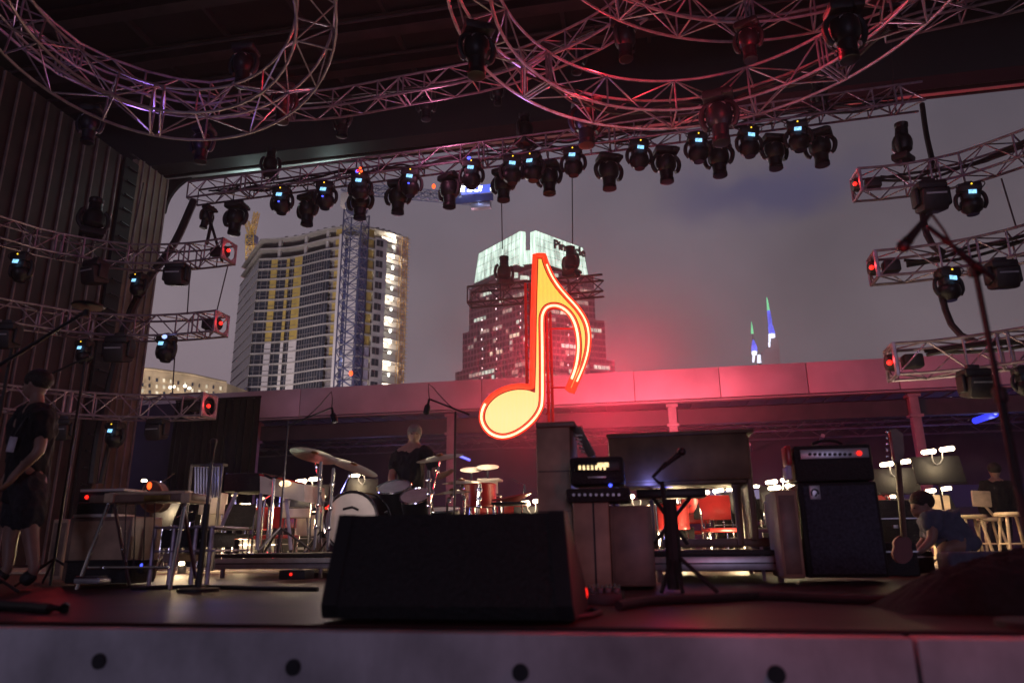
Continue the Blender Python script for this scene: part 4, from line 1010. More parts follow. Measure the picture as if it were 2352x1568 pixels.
# twin spires
YS = 520
sp = thing('spired_tower', 'distant beige tower with two slim spires lit green and blue, beyond the canopy', 'building', at(1760, 870, YS), world=True)
def z4(x, y): return 1646.4+x*.1320, 658.6+y*.1320
def spire(pts, m_, name):
    P = [at(*z4(x, y), YS) for x, y, w in pts]; W_ = [w*.132*.5*mpp(1750, 760, YS) for x, y, w in pts]
    MB().tube(P, W_, 8).build(name, m_, sp)
spire([(868, 180, 10), (880, 250, 28), (898, 412, 50)], E_['spg'], 'spire_tip')
spire([(900, 414, 55), (918, 540, 72), (932, 675, 70)], E_['spb'], 'spire_shaft')
spire([(935, 680, 88), (950, 760, 104), (962, 815, 112)], E_['spb'], 'spire_collar')
spire([(908, 500, 20), (925, 560, 46), (930, 650, 30)], E_['spw'], 'spire_glow') if 0 else None
spire([(955, 822, 118), (958, 880, 118)], E_['spw'], 'spire_base')
spire([(920, 880, 44), (918, 950, 36)], E_['spw'], 'spire_lamp'); spire([(914, 962, 40), (914, 1045, 34)], E_['spw'], 'spire_lamp')
spire([(600, 600, 6), (608, 660, 22), (618, 812, 48)], E_['spg'], 'spire_tip')
spire([(625, 815, 10), (630, 920, 24)], M['beige'], 'spire_mast')
spire([(632, 922, 28), (650, 1030, 92)], E_['spb'], 'spire_shaft'); spire([(650, 1040, 100), (655, 1120, 100)], E_['spb'], 'spire_collar'); spire([(655, 1122, 96), (650, 1180, 90)], E_['spw'], 'spire_base')
spire([(645, 1190, 50), (635, 1310, 36)], E_['spw'], 'spire_lamp'); spire([(735, 1185, 60), (737, 1320, 76)], E_['spw'], 'spire_lamp')
bpts = [(790, 1130), (880, 1060), (960, 900), (1040, 900), (1080, 1000), (1115, 1420), (780, 1420)]
Pq = [at(*z4(x, y), YS+4) for x, y in bpts]; MB().prism(Pq, (0, 25, 0)).build('tower_body', M['beige'], sp, smooth=False)
light('tower_floodlight', at(1770, 900, YS-60), (1, .8, .85), 60000, 3, sp)


# ---------------------------------------------------------------- stage gear helpers
def pb(mb, x0, y0, x1, y1, Y, d, bev=.01, rz=0):
    """box whose front face covers the given rectangle of the photograph at depth Y"""
    yc, xc = (y0+y1)/2, (x0+x1)/2
    a, b = at(x0, yc, Y).x, at(x1, yc, Y).x; t_, u_ = at(xc, y0, Y).z, at(xc, y1, Y).z
    return mb.box(((a+b)/2, Y+d/2, (t_+u_)/2), (abs(b-a), d, abs(t_-u_)), bev=bev)
def base(px, py, Y): p = at(px, py, Y); return Vector((p.x, Y, 0))
def G(name, label, cat, px, Y, group=None, z=0, py=1280): p = at(px, py, Y); return thing(name, label, cat, (p.x, Y, z), group, world=True)
def bx(root, name, m, *a, **k): return pb(MB(), *a, **k).build(name, M[m] if m in M else E_[m], root)
def tb(root, name, m, pts, r, n=8, closed=False): return MB().tube(pts, r, n, closed).build(name, M[m] if m in M else E_[m], root)
def mic(root, p, d, s_=1., name='microphone'):
    d = Vector(d).normalized(); p = Vector(p)
    o = MB().lathe([(.010, 0), (.012, .03), (.017, .12), (.022, .14)], p, 12, d).build(name, M['black'], root)
    MB().ell(p+d*.165, (.026*s_, .026*s_, .026*s_)).build('grille', M['steel'], o); return o
def tripod(root, p, z, r=.32, m='steel', n0=.4):
    for k in range(3):
        a = n0+2*pi*k/3; tb(root, 'leg', m, [Vector((p.x, p.y, z+.22)), Vector((p.x+cos(a)*r, p.y+sin(a)*r, z+.012))], .011, 6)

# front monitor wedge
wd = thing('stage_monitor', 'large black wedge monitor at the front edge of the stage, seen from behind', 'speaker', (at(1030, 1430, 2.9).x, 2.9, 0), world=True)
a, b = at(742, 1425, 2.86), at(1322, 1425, 2.86); hz_ = at(1030, 1180, 2.98).z
prof = [(2.86, .012), (2.84, .06), (2.97, hz_), (3.07, hz_), (3.42, .12), (3.42, .012)]
bm = MB().prism([(a.x, y, z) for y, z in prof], (b.x-a.x, 0, 0)); bm.v = [Vector((v.x-(.045 if v.x > -.5 else -.0)*v.z/hz_, v.y, v.z)) for v in bm.v]; wb = bm.build('cabinet', M['tolex'], wd, ang=20)
for s_, xx in ((-1, a.x+.03), (1, b.x-.03)):
    c = MB(); c.prism([(xx-.032-(.045 if s_ > 0 else 0)*z/hz_, y-.006 if i < 3 else y+.004, z+.004) for i, (y, z) in enumerate(prof)], (.064, 0, 0)); c.build('side_cheek', M['black'], wd, ang=20)
h_ = MB(); h_.box((a.x+.2, 2.883, .10), (.14, .02, .09), rot=(-.35, 0, 0), bev=.006); h_.build('connector_plate', M['steel'], wd)

ffill = G('added_floor_light', 'added red lamp on the stage floor hidden beside the right cheek of the monitor wedge', 'stage light', 1312, 3.58)
fx = at(1312, 1300, 3.58).x
MB().box((fx, 3.58, .06), (.12, .12, .10), bev=.02).build('housing', M['black'], ffill); MB().ell((fx+.065, 3.58, .06), (.008, .03, .03)).build('lens', E_['ledred'], ffill)
light('red_deck_fill', (fx+.5, 3.15, .3), (1, .03, .08), 4.5, .06, ffill)  # added red light for the glow on the deck beside the wedge
# vocal stand at the right, boom towards the sky
vsd = G('microphone_stand', 'tall boom microphone stand at the right edge, its boom lit red against the sky', 'mic stand', 2345, 2.9)
pt = at(2240, 622, 2.9); pz = Vector((pt.x, 2.9, 0)); tb(vsd, 'pole', 'black', [pz+Vector((0, 0, .02)), Vector((pt.x, 2.9, .8)), ], .016)
tb(vsd, 'upper_pole', 'black', [Vector((pt.x, 2.9, .78)), pt], .0115); MB().lathe([(.15, 0), (.15, .02), (.03, .03)], pz, 24).build('round_base', M['steel'], vsd)
MB().lathe([(.017, -.03), (.024, -.02), (.024, .02), (.017, .03)], Vector((pt.x, 2.9, .80)), 12).build('clutch', M['black'], vsd)
bA, bB = at(2285, 640, 2.86), at(2130, 520, 2.8); tb(vsd, 'boom', 'blackgloss', [bA, bB], .0095)
MB().box(pt, (.045, .05, .045), bev=.01).build('boom_clamp', M['black'], vsd)
for f_ in (.25, .5, .72): MB().lathe([(.013, -.014), (.013, .014)], bA.lerp(bB, f_), 10, bB-bA).build('cable_tie', M['black'], vsd)
mm_ = thing('microphone', 'vocal microphone pointing down left on the red lit boom at the right', 'microphone', at(2128, 505, 2.78), world=True); mic(mm_, at(2135, 492, 2.78), at(2108, 525, 2.78)-at(2135, 492, 2.78), 1.0, 'handle')
relrod('microphone_cable', 'black cable looping from the red lit microphone along its boom', 'cable', catmull([at(2137, 488, 2.78), at(2150, 492, 2.8), at(2172, 540, 2.8), at(2185, 565, 2.8), at(2215, 600, 2.83), at(2245, 640, 2.87), at(2290, 900, 2.87), at(2330, 1120, 2.87)], .1), .005)
light('red_kicker', at(2060, 760, 2.5), (1, .05, .05), 7, .05, vsd)  # added red light on the boom, without a fixture

# left boom stand near the man
lb = G('microphone_stand', 'dark boom microphone stand at the left edge with a flat round shield on its boom', 'mic stand', 28, 4.4)
p0 = at(28, 800, 4.4); tb(lb, 'pole', 'black', [Vector((p0.x, 4.4, 0)), at(28, 1280, 4.4)*0+Vector((p0.x, 4.4, p0.z))], .013)
tb(lb, 'boom', 'black', [at(-60, 875, 4.35), at(196, 716, 4.3)], .013); tripod(lb, Vector((p0.x, 4.4, 0)), 0)
MB().lathe([(.01, -.014), (.10, -.010), (.11, 0), (.10, .012), (.02, .018)], at(202, 703, 4.3), 20).build('round_shield', M['black'], lb)
MB().lathe([(.02, 0), (.024, -.05)], at(200, 712, 4.3), 10).build('shield_mount', M['black'], lb)
lb2 = G('microphone_stand', 'thin boom stand behind the man in black at the left', 'mic stand', 196, 5.6); p1 = at(196, 830, 5.6)
tb(lb2, 'pole', 'black', [Vector((p1.x, 5.6, 0)), p1], .012); tb(lb2, 'boom', 'black', [at(110, 862, 5.5), at(205, 818, 5.6)], .011); tripod(lb2, Vector((p1.x, 5.6, 0)), 0)
mic(lb2, at(118, 860, 5.5), (-1, 0, -.3))
lb3 = G('microphone_stand', 'thick dark straight stand in front of the metal rack at the left', 'mic stand', 485, 4.8); p1 = at(486, 1060, 4.8)
tb(lb3, 'pole', 'black', [Vector((p1.x, 4.8, .02)), Vector((p1.x, 4.8, p1.z-.3))], .022); tb(lb3, 'upper_pole', 'steel', [Vector((p1.x, 4.8, p1.z-.3)), p1], .012); MB().lathe([(.14, 0), (.14, .02), (.03, .03)], Vector((p1.x, 4.8, 0)), 20).build('round_base', M['black'], lb3)
mic(lb3, p1, (-.2, .3, 1))

# overhead microphones on booms
def overhead(px, pyt, pyb, Y, boom, mpt, lab, z=.25):
    r = G('microphone_stand', lab, 'mic stand', px, Y, 'overhead microphone stands at the drum riser', z=z); p = at(px, pyt, Y); g = Vector((p.x, Y, z))
    tb(r, 'pole', 'steel', [g, p], .011); tripod(r, g, z, .3)
    A, B = at(*boom[0], Y), at(*boom[1], Y); tb(r, 'boom', 'steel', [A, B], .009)
    C_ = at(*mpt, Y); o = MB().lathe([(.012, 0), (.013, .05), (.028, .07), (.032, .10), (.030, .15), (.012, .16)], B, 12, C_-B); o.build('microphone', M['black'], r)
    tb(r, 'cable', 'cable', catmull([B, B+Vector((-.01, 0, .16)), B.lerp(A, .25)+Vector((0, 0, .08)), B.lerp(A, .6), A], .08), .005, 5)
overhead(662, 968, 1290, 6.4, ((655, 980), (762, 936)), (768, 965), 'boom stand reaching right over the gold cymbals with a drooping microphone')
overhead(1046, 945, 1180, 6.8, ((1078, 952), (986, 916)), (980, 942), 'boom stand leaning left beside the neon note with a drooping microphone')

# risers
def riser(x0, x1, Y, dep, ztop, label, open_=True):
    a, b = at(x0, 1280, Y).x, at(x1, 1280, Y).x
    t_ = thing('stage_riser', label, 'riser', ((a+b)/2, Y, 0), 'low aluminium risers', world=True)
    MB().box(((a+b)/2, Y+dep/2, ztop-.02), (b-a, dep, .04), bev=.006).build('deck', M['black'], t_)
    MB().box(((a+b)/2, Y+.03, ztop-.095), (b-a-.02, .05, .10), bev=.004).build('front_rail', M['silver'], t_)
    MB().box(((a+b)/2, Y+.004, ztop-.095), (b-a-.04, .01, .012)).build('rail_groove', M['steel'], t_)
    MB().box(((a+b)/2, Y+dep-.03, ztop-.095), (b-a-.02, .05, .10)).build('back_rail', M['aludark'], t_)
    n = max(2, round((b-a)/1.2)+1)
    for k in range(n):
        for yy in (Y+.08, Y+dep-.08): MB().tube([(a+.06+(b-a-.12)*k/(n-1), yy, 0), (a+.06+(b-a-.12)*k/(n-1), yy, ztop-.14)], .022, 8).build('leg', M['aludark'], t_)
    return t_
riser(492, 1235, 6.9, 2.6, .235, 'low aluminium riser under the drums, left of the neon note')
riser(1495, 1812, 5.9, 1.9, .235, 'low aluminium riser under the walnut organ')

# central cabinets
c1 = G('speaker_cabinet', 'tall tan plywood cabinet standing below the neon note', 'cabinet', 1270, 5.2)
bx(c1, 'case', 'tanbox', 1234, 975, 1314, 1345, 5.25, .55, bev=.012)
bx(c1, 'top_lid', 'brownbox', 1230, 968, 1320, 980, 5.22, .6, bev=.01)
for y_ in (1080, 1172): bx(c1, 'seam_strip', 'brownbox', 1236, y_, 1313, y_+3, 5.24, .02, bev=.001)
c2_ = G('speaker_cabinet', 'low tan plywood cabinet with a dark seam under the amplifier rack', 'cabinet', 1350, 5.0)
bx(c2_, 'case', 'tanbox', 1318, 1152, 1402, 1346, 5.0, .5, bev=.012); bx(c2_, 'dark_seam', 'black', 1364, 1154, 1368, 1344, 4.99, .02, bev=.001)
c3_ = G('speaker_cabinet', 'plain dark brown cabinet right of the tan one, in front of the riser', 'cabinet', 1450, 5.0)
bx(c3_, 'case', 'brownbox', 1403, 1160, 1502, 1346, 5.0, .5, bev=.012); bx(c3_, 'grille', 'brownbox', 1410, 1172, 1495, 1336, 4.99, .02, bev=.003)
am = G('amplifier_head', 'black amplifier head with a glowing amber meter window, on the cabinet stack', 'amplifier', 1370, 5.0, z=1.0)
bx(am, 'case', 'tolex', 1308, 1048, 1432, 1112, 4.95, .3, bev=.02); bx(am, 'face_panel', 'blackgloss', 1318, 1056, 1424, 1082, 4.93, .02, bev=.004)
for k in range(7): bx(am, 'tube_window', 'tubewarm', 1329+k*9.5, 1068, 1334+k*9.5, 1078, 4.92, .012, bev=.002)
bx(am, 'meter', 'tubewarm', 1372, 1062, 1398, 1072, 4.918, .012, bev=.003); bx(am, 'name_strip', 'silver', 1350, 1093, 1392, 1097, 4.94, .01, bev=.001)
rk = G('rack_unit', 'dark rack unit with a blue lamp under the black amplifier head', 'amplifier', 1370, 5.0, z=.85)
bx(rk, 'case', 'tolex', 1300, 1120, 1446, 1152, 4.93, .36, bev=.012)
for k in range(9): MB().lathe([(.011, 0), (.009, .02)], at(1318+k*13, 1136, 4.93), 10, (0, -1, 0)).build('knob', M['silver'], rk)
MB().ell(at(1402, 1114, 4.93), (.012, .008, .012)).build('blue_lamp', E_['ledblue'], rk)
cs_ = G('console_lid', 'small slanted chrome rack leaning beside the tall tan cabinet', 'rack', 1340, 5.4, z=1.1)
p = [at(1318, 985, 5.2), at(1330, 980, 5.3), at(1366, 1045, 5.3), at(1352, 1052, 5.2)]
MB().prism(p, (0, .35, 0)).build('side_plate', M['blackgloss'], cs_)
for k in range(5): tb(cs_, 'chrome_bar', 'chrome', [at(1320+k*4, 1000+k*9, 5.15), at(1338+k*4, 1000+k*11, 5.3)], .008)
tb(cs_, 'edge_rail', 'chrome', [at(1331, 980, 5.14), at(1366, 1043, 5.14)], .008)

# organ on the riser
og = G('organ', 'long walnut organ seen from the back, standing on slim legs on the right riser', 'organ', 1570, 6.1, z=.235)
bx(og, 'cabinet', 'organ', 1398, 996, 1722, 1104, 6.1, .62, bev=.02)
bx(og, 'top_board', 'organ', 1392, 990, 1732, 998, 6.07, .7, bev=.008); bx(og, 'bottom_rail', 'organ', 1404, 1104, 1716, 1112, 6.12, .58, bev=.006)
for px in (1412, 1690): 
    for dy in (.06, .52): p = at(px, 1112, 6.1+dy); q = Vector((p.x, 6.1+dy, .27)); MB().tube([p, q], [.035, .026], 8).build('leg', M['organ'], og)
bx(og, 'side_panel', 'organ', 1718, 1000, 1732, 1240, 6.12, .6, bev=.01)
bx(og, 'pedal_base', 'organ', 1520, 1236, 1812, 1256, 6.2, .7, bev=.01)
bx(og, 'stretcher', 'organ', 1420, 1180, 1690, 1186, 6.5, .04, bev=.004) if 0 else None
for px in (1494, 1527): p = at(px, 1108, 6.6); tb(og, 'leg', 'organ', [p, Vector((p.x, 6.6, .27))], .02)
ks = G('keyboard', 'small dark keyboard on a folding stand under the organ', 'keyboard', 1570, 5.7, z=0)
bx(ks, 'body', 'blackgloss', 1462, 1122, 1622, 1142, 5.72, .22, bev=.01)
for a_, b_ in (((1500, 1142), (1580, 1250)), ((1585, 1142), (1500, 1250))): tb(ks, 'stand_leg', 'steel', [at(*a_, 5.78), at(*b_, 5.78)], .015)
bl = thing('blue_led_bar', 'blue glowing light bar under the left end of the organ', 'led bar', at(1480, 1114, 6.3), world=True)
tb(bl, 'bar', 'ledblue', [at(1448, 1113, 6.35), at(1545, 1113, 6.35)], .02); light('bar_glow', at(1490, 1118, 6.1), (.15, .2, 1), 5, .1, bl)
ms = G('microphone_stand', 'short boom microphone stand on three splayed legs in front of the organ', 'mic stand', 1555, 4.7)
g = at(1548, 1300, 4.7); g = Vector((g.x, 4.7, 0)); tb(ms, 'pole', 'black', [Vector((g.x, 4.7, .12)), at(1520, 1105, 4.72)], .015)
tb(ms, 'boom', 'black', [at(1515, 1110, 4.72), at(1500, 1095, 4.7), at(1530, 1062, 4.65)], .011); mic(ms, at(1520, 1075, 4.66), at(1548, 1052, 4.66)-at(1520, 1075, 4.66))
MB().tube([Vector((g.x, 4.7, .02)), Vector((g.x, 4.7, .55))], [.05, .045], 10).build('sleeve', M['black'], ms)
for px in (1518, 1566, 1645): q = at(px, 1338, 4.6); tb(ms, 'leg', 'black', [Vector((g.x, 4.7, .24)), Vector((q.x, 4.55, .012))], .013)

# bass rig on the right
br = G('bass_cabinet', 'tall dark bass speaker cabinet with a round white emblem at its upper left corner', 'speaker', 1950, 5.9)
bx(br, 'case', 'tolex', 1843, 1106, 2030, 1326, 5.9, .42, bev=.02); bx(br, 'grille', 'grille', 1856, 1114, 2022, 1318, 5.885, .03, bev=.004)
bx(br, 'emblem_plate', 'silver', 1860, 1130-16, 1884, 1130+16, 5.875, .012, bev=.002)
e = at(1872, 1132, 5.868); sc = mpp(1872, 1130, 5.9); L = [e+Vector((cos(a)*8*sc, 0, sin(a)*9*sc)) for a in [pi*k/10-0.3 for k in range(14)]]
tb(br, 'emblem', 'black', L, .006); tb(br, 'emblem_stroke', 'black', [e+Vector((0, 0, -8*sc)), e+Vector((5*sc, 0, 0))], .005)
bh = G('bass_amplifier_head', 'wide amplifier head with silver control panel and red lamp, on the bass cabinet', 'amplifier', 1930, 5.85, z=.85)
bx(bh, 'case', 'tolex', 1824, 1020, 2006, 1104, 5.88, .34, bev=.022); bx(bh, 'control_panel', 'silver', 1838, 1030, 1996, 1052, 5.86, .02, bev=.003)
for k in range(9): MB().lathe([(.012, 0), (.010, .02)], at(1860+k*11.5, 1043, 5.86), 10, (0, -1, 0)).build('knob', M['black'], bh)
MB().ell(at(1974, 1040, 5.85), (.018, .01, .018)).build('red_lamp', E_['ledred'], bh)
tb(bh, 'carry_handle', 'black', catmull([at(1865, 1020, 5.95), at(1885, 1012, 5.95), at(1915, 1012, 5.95), at(1935, 1019, 5.95)], .05), .012)
bx(bh, 'label_card', 'white', 1940, 1015, 1990, 1021, 5.9, .15, bev=.002) if 0 else None
tn = G('guitar_cabinet', 'narrow tan wooden cabinet with its red lit left edge, beside the bass cabinet', 'cabinet', 1830, 5.6)
bx(tn, 'case', 'tanbox', 1790, 1124, 1840, 1328, 5.6, .5, bev=.014); bx(tn, 'grille', 'brownbox', 1797, 1136, 1834, 1318, 5.59, .02, bev=.003)
rx_ = thing('red_box', 'small glossy red edged box standing left of the bass amplifier head', 'case', at(1812, 1050, 5.8), world=True)
bx(rx_, 'box', 'redp', 1806, 1022, 1818, 1066, 5.8, .2, bev=.01); bx(rx_, 'lower_edge', 'lilac', 1808, 1068, 1819, 1100, 5.82, .2, bev=.01)
lc = G('folding_chair', 'lilac lit plastic chair between the organ and the narrow tan cabinet', 'chair', 1770, 6.4, z=.0)
bx(lc, 'backrest', 'lilac', 1757, 1150, 1785, 1212, 6.6, .03, bev=.012); bx(lc, 'seat', 'lilac', 1742, 1214, 1790, 1222, 6.2, .4, bev=.01)
for px in (1745, 1786):
    for Yl in (6.22, 6.58): p = at(px, 1222, Yl); tb(lc, 'leg', 'lilac', [p, Vector((p.x, Yl, 0.0))], .014)
# folded guitar neck on stand
gt = G('electric_guitar', 'upright electric guitar right of the bass amplifier, its headstock edge lit red', 'guitar', 2058, 6.2)
gx = at(2052, 1040, 6.2)
hs = [at(x, y, 6.2) for x, y in ((2044, 988), (2058, 984), (2074, 996), (2078, 1040), (2070, 1058), (2062, 1062), (2052, 1060), (2050, 1040))]
MB().prism(hs, (0, .02, 0)).build('headstock', M['brownbox'], gt)
bx(gt, 'red_lit_edge', 'redp', 2046, 990, 2051, 1056, 6.19, .02, bev=.002)  # red light along the headstock, put in as a red strip
for k in range(5): MB().ell(at(2038, 992+k*14, 6.2), (.014, .01, .014), 8, 6).build('tuning_peg', M['chrome'], gt)
tb(gt, 'neck', 'brownbox', [at(2062, 1060, 6.22), at(2076, 1230, 6.55)], .024)
bd_ = [(40*cos(q_)*(1-.22*math.exp(-((sin(q_)-.15)/.25)**2)), -34-36*sin(q_)) for q_ in [2*pi*k/28 for k in range(28)]]
MB().prism([at(2074+x*.62, 1292+y*.9, 6.6) for x, y in bd_], (0, .05, 0)).build('body', M['darkred'], gt)

# pedal steel and the left side gear
ps = G('pedal_steel_guitar', 'pedal steel guitar on slanting chrome legs at the left front', 'instrument', 330, 4.9)
bx(ps, 'body', 'brownbox', 205, 1134, 440, 1152, 4.9, .26, bev=.01); bx(ps, 'neck', 'woodlt', 250, 1128, 425, 1134, 4.94, .1, bev=.004)
bx(ps, 'yellow_lit_apron', 'gold', 330, 1136, 390, 1150, 4.89, .012, bev=.002)  # yellow light on the apron, put in as a bronze-coloured strip
for a_ in (238, 414): bx(ps, 'end_plate', 'woodlt', a_, 1132, a_+21, 1154, 4.88, .28, bev=.008)
for (a_, b_), Yl in ((((250, 1154), (180, 1332)), 4.8), (((425, 1154), (392, 1340)), 4.8), (((262, 1154), (300, 1330)), 5.2), (((420, 1154), (455, 1330)), 5.2)):
    tb(ps, 'leg', 'chrome', [at(*a_, 4.95), Vector((at(*b_, Yl).x, Yl, .01))], .014)
bx(ps, 'pedal_bar', 'chrome', 200, 1300, 385, 1306, 4.9, .03, bev=.004)
for k in range(4): tb(ps, 'pedal_rod', 'steel', [at(290+k*22, 1154, 5.0), at(285+k*22, 1302, 4.92)], .005, 5)
a1 = G('amplifier_head', 'small pale rimmed amplifier head with a red lamp, left of the pedal steel guitar', 'amplifier', 215, 5.4, z=.7)
bx(a1, 'case', 'tolex', 180, 1128, 262, 1150, 5.4, .3, bev=.01); bx(a1, 'pale_rim', 'white', 184, 1122, 284, 1128, 5.38, .3, bev=.004); MB().ell(at(199, 1141, 5.38), (.016, .01, .016)).build('red_lamp', E_['ledred'], a1)
a2 = G('guitar_cabinet', 'brown cloth covered speaker cabinet under the pale rimmed amplifier head', 'cabinet', 215, 5.5)
bx(a2, 'case', 'brownbox', 150, 1186, 296, 1334, 5.55, .4, bev=.015); bx(a2, 'grille', 'tanbox', 160, 1196, 288, 1326, 5.54, .02, bev=.003); bx(a2, 'head_shelf', 'tolex', 176, 1154, 258, 1184, 5.55, .3, bev=.01); bx(a2, 'pale_trim', 'white', 168, 1180, 256, 1187, 5.54, .3, bev=.003)
a3 = G('guitar_cabinet', 'narrow tan speaker cabinet behind the man in black', 'cabinet', 130, 6)
bx(a3, 'case', 'tanbox', 112, 1192, 148, 1330, 6, .4, bev=.012); bx(a3, 'grille', 'brownbox', 116, 1200, 144, 1322, 5.99, .02, bev=.003)
kb_ = G('kick_box', 'low black box on the floor under the pedal steel guitar', 'case', 240, 4.9)
bx(kb_, 'box', 'tolex', 150, 1290, 300, 1340, 5.2, .3, bev=.01); bx(kb_, 'lid', 'black', 148, 1286, 302, 1291, 5.19, .32, bev=.004)
fp = G('foot_pedal', 'flat silver grey pedal on the floor by the pedal steel leg', 'pedal', 205, 4.5); bx(fp, 'base', 'silver', 168, 1328, 228, 1340, 4.55, .12, bev=.01); bx(fp, 'treadle', 'steel', 172, 1323, 224, 1329, 4.57, .1, bev=.004)
ag = G('acoustic_guitar', 'round shouldered wooden guitar leaning behind the pedal steel guitar', 'guitar', 345, 6.2, z=.3)
bo = [at(350+30*cos(a)*(.82 if sin(a) > .2 else 1), 1128-36*sin(a)+12, 6.2) for a in [2*pi*k/20 for k in range(20)]]
MB().prism(bo, (0, .1, 0)).build('body', M['brownbox'], ag); tb(ag, 'binding', 'tanbox', bo, .008, 5, True); tb(ag, 'neck', 'brownbox', [at(350, 1150, 6.25), at(350, 1250, 6.25)], .025)
ol = thing('orange_lamp', 'bright orange red lamp standing beside the wooden guitar', 'lamp', at(343, 1116, 6), world=True); MB().ell(at(343, 1115, 6), (.022, .015, .034)).build('bulb', E_['ledor'], ol); MB().tube([at(343, 1126, 6), at(342, 1134, 6)], .012).build('socket', M['black'], ol)
# metal rack
rk2 = G('equipment_rack', 'open metal rack table with two shelves lit violet, left of the drum riser', 'rack', 425, 5.3)
for px in (358, 402, 452, 488):
    for Yl in (5.3, 5.75):
        p = at(px, 1206, Yl); tb(rk2, 'leg', 'aludark', [Vector((p.x, Yl, 0)), p], .017)
for y_ in (1208, 1262): bx(rk2, 'shelf', 'aludark', 352, y_, 494, y_+5, 5.28, .5, bev=.004)
rkb = [(368, 1216, 430, 1258, 'case'), (436, 1222, 486, 1258, 'case'), (372, 1270, 410, 1290, 'tray')]
for k, (x0, y0, x1, y1, nm) in enumerate(rkb):
    t_ = thing('gear_case', ['wide black gear case on the left of the rack shelf', 'smaller black gear case on the right of the rack shelf', 'tan tray hanging low in the open rack'][k], 'case', at((x0+x1)/2, y1, 5.35), world=True); bx(t_, 'box', 'tolex' if k < 2 else 'tanbox', x0, y0, x1, y1, 5.36, .34, bev=.012); bx(t_, 'latch', 'silver', (x0+x1)/2-3, (y0+y1)/2-2, (x0+x1)/2+3, (y0+y1)/2+3, 5.35, .02, bev=.002)
bl_ = thing('blue_lamp', 'small blue lamp on the floor box left of the rack', 'lamp', at(326, 1347-78, 5.2), world=True); MB().ell(at(325, 1297, 5.2)*0+at(326, 1298, 5.2), (.016, .01, .016)).build('bulb', E_['ledblue'], bl_); MB().box(at(326, 1308, 5.22), (.05, .05, .05), bev=.01).build('housing', M['black'], bl_)
# electric piano + white panel
ep = G('electric_piano', 'electric piano on violet lit legs with its end panel lit cream', 'keyboard', 600, 7.2, z=.235)
bx(ep, 'body', 'tolex', 514, 1086, 600, 1128, 7.2, .5, bev=.012); P = [at(597, 1092, 7.18), at(698, 1112, 7.18), at(700, 1152, 7.18), at(597, 1132, 7.18)]
MB().prism(P, (0, .5, 0)).build('end_panel', M['white'], ep); tb(ep, 'red_trim', 'redp', [P[0]+Vector((0, -.01, .01)), P[1]+Vector((0, -.01, .01))], .010)
MB().ell(at(655, 1110, 7.1), (.07, .02, .035)).build('panel_lamp', E_['lampdim'], ep)
for a_, b_ in (((543, 1130), (506, 1215)), ((600, 1132), (590, 1262)), ((658, 1146), (668, 1262))): tb(ep, 'leg', 'lilac', [at(*a_, 7.3), at(*b_, 7.3)], .020)  # violet light on the legs is put into their lilac colour
st = G('keyboard_bench', 'chrome stand with a small forked top left of the boom stand', 'stand', 628, 7.0, z=.235)
tb(st, 'pole', 'chrome', [at(630, 1098, 7.0), at(618, 1262, 7.0)], .017); tb(st, 'fork', 'black', catmull([at(608, 1090, 7), at(628, 1098, 7), at(648, 1088, 7)], .03), .014)

# tubular bells
bell = G('tubular_bells', 'row of shiny tubular bells lit blue and amber above the pedal steel', 'instrument', 475, 8.6)
bx(bell, 'frame_top', 'black', 440, 1064, 512, 1070, 8.6, .12, bev=.006)
for px in (441, 511): p = at(px, 1066, 8.65); tb(bell, 'frame_post', 'steel', [p, Vector((p.x, 8.65, 0))], .02)
for k in range(9): tb(bell, 'tube', 'chrome', [at(449+k*6.6, 1072, 8.55), at(449+k*6.4, 1146+((k*37) % 9)-k*1.5, 8.55)], .016)
light('bells_lamp', at(478, 1190, 7.9), (1, .68, .35), 14, .1, bell); light('bells_blue', at(478, 1050, 7.7), (.25, .25, 1), 12, .1, bell)

# ---------------------------------------------------------------- drum kit
dk = G('drum_kit', 'drum kit behind the monitor wedge with a white headed bass drum', 'drum kit', 830, 7.6, z=.235)
def drum(px, py, r, dpt, Y, tilt, nm, shell, headm, rz=0.):
    c = at(px, py, Y); ax = Vector((sin(rz)*cos(tilt), -cos(rz)*cos(tilt), sin(tilt)))
    o = MB().lathe([(r*.97, 0), (r, .005), (r, dpt), (r*.97, dpt+.005)], c, 28, -ax).build(nm, M[shell], dk)
    MB().lathe([(.001, .006), (r*.93, .006), (r*.95, 0)], c, 28, ax).build('drum_head', M[headm], o)
    b = MB(); 
    for h_ in (.0, -dpt):
        b = MB()
        s1 = ax.cross(Vector((0, 0, 1)) if abs(ax.z) < .9 else Vector((1, 0, 0))).normalized(); s2 = ax.cross(s1)
        b.tube([c+ax*h_+(s1*cos(2*pi*k/28)+s2*sin(2*pi*k/28))*r*1.02 for k in range(28)], .012, 6, True)
        b.build('hoop', M['chrome'], o)
    return o, c, ax
o, c, ax = drum(805, 1195, .30, .40, 7.4, 0, 'bass_drum', 'blackgloss', 'white')
tb(o, 'head_mark', 'black', [c+Vector((-.08, -.02, .12)), c+Vector((.02, -.02, .14)), c+Vector((.09, -.02, .11))], .012)
light('kit_fill', at(800, 1105, 6.6), (1, .80, .72), 12, .08, dk)  # added warm fill for the bass drum head, without a fixture
drum(735, 1192, .20, .3, 7.7, 0, 'side_drum', 'blackgloss', 'silver', -.9)
drum(905, 1118, .19, .3, 7.9, 1.1, 'tom_drum', 'blackgloss', 'silver'); drum(955, 1138, .17, .25, 7.7, 1.0, 'tom_drum', 'blackgloss', 'silver')
drum(1010, 1170, .22, .36, 8.0, 1.4, 'floor_tom', 'blackgloss', 'silver'); drum(860, 1175, .15, .14, 7.7, 1.3, 'snare_drum', 'chrome', 'silver')
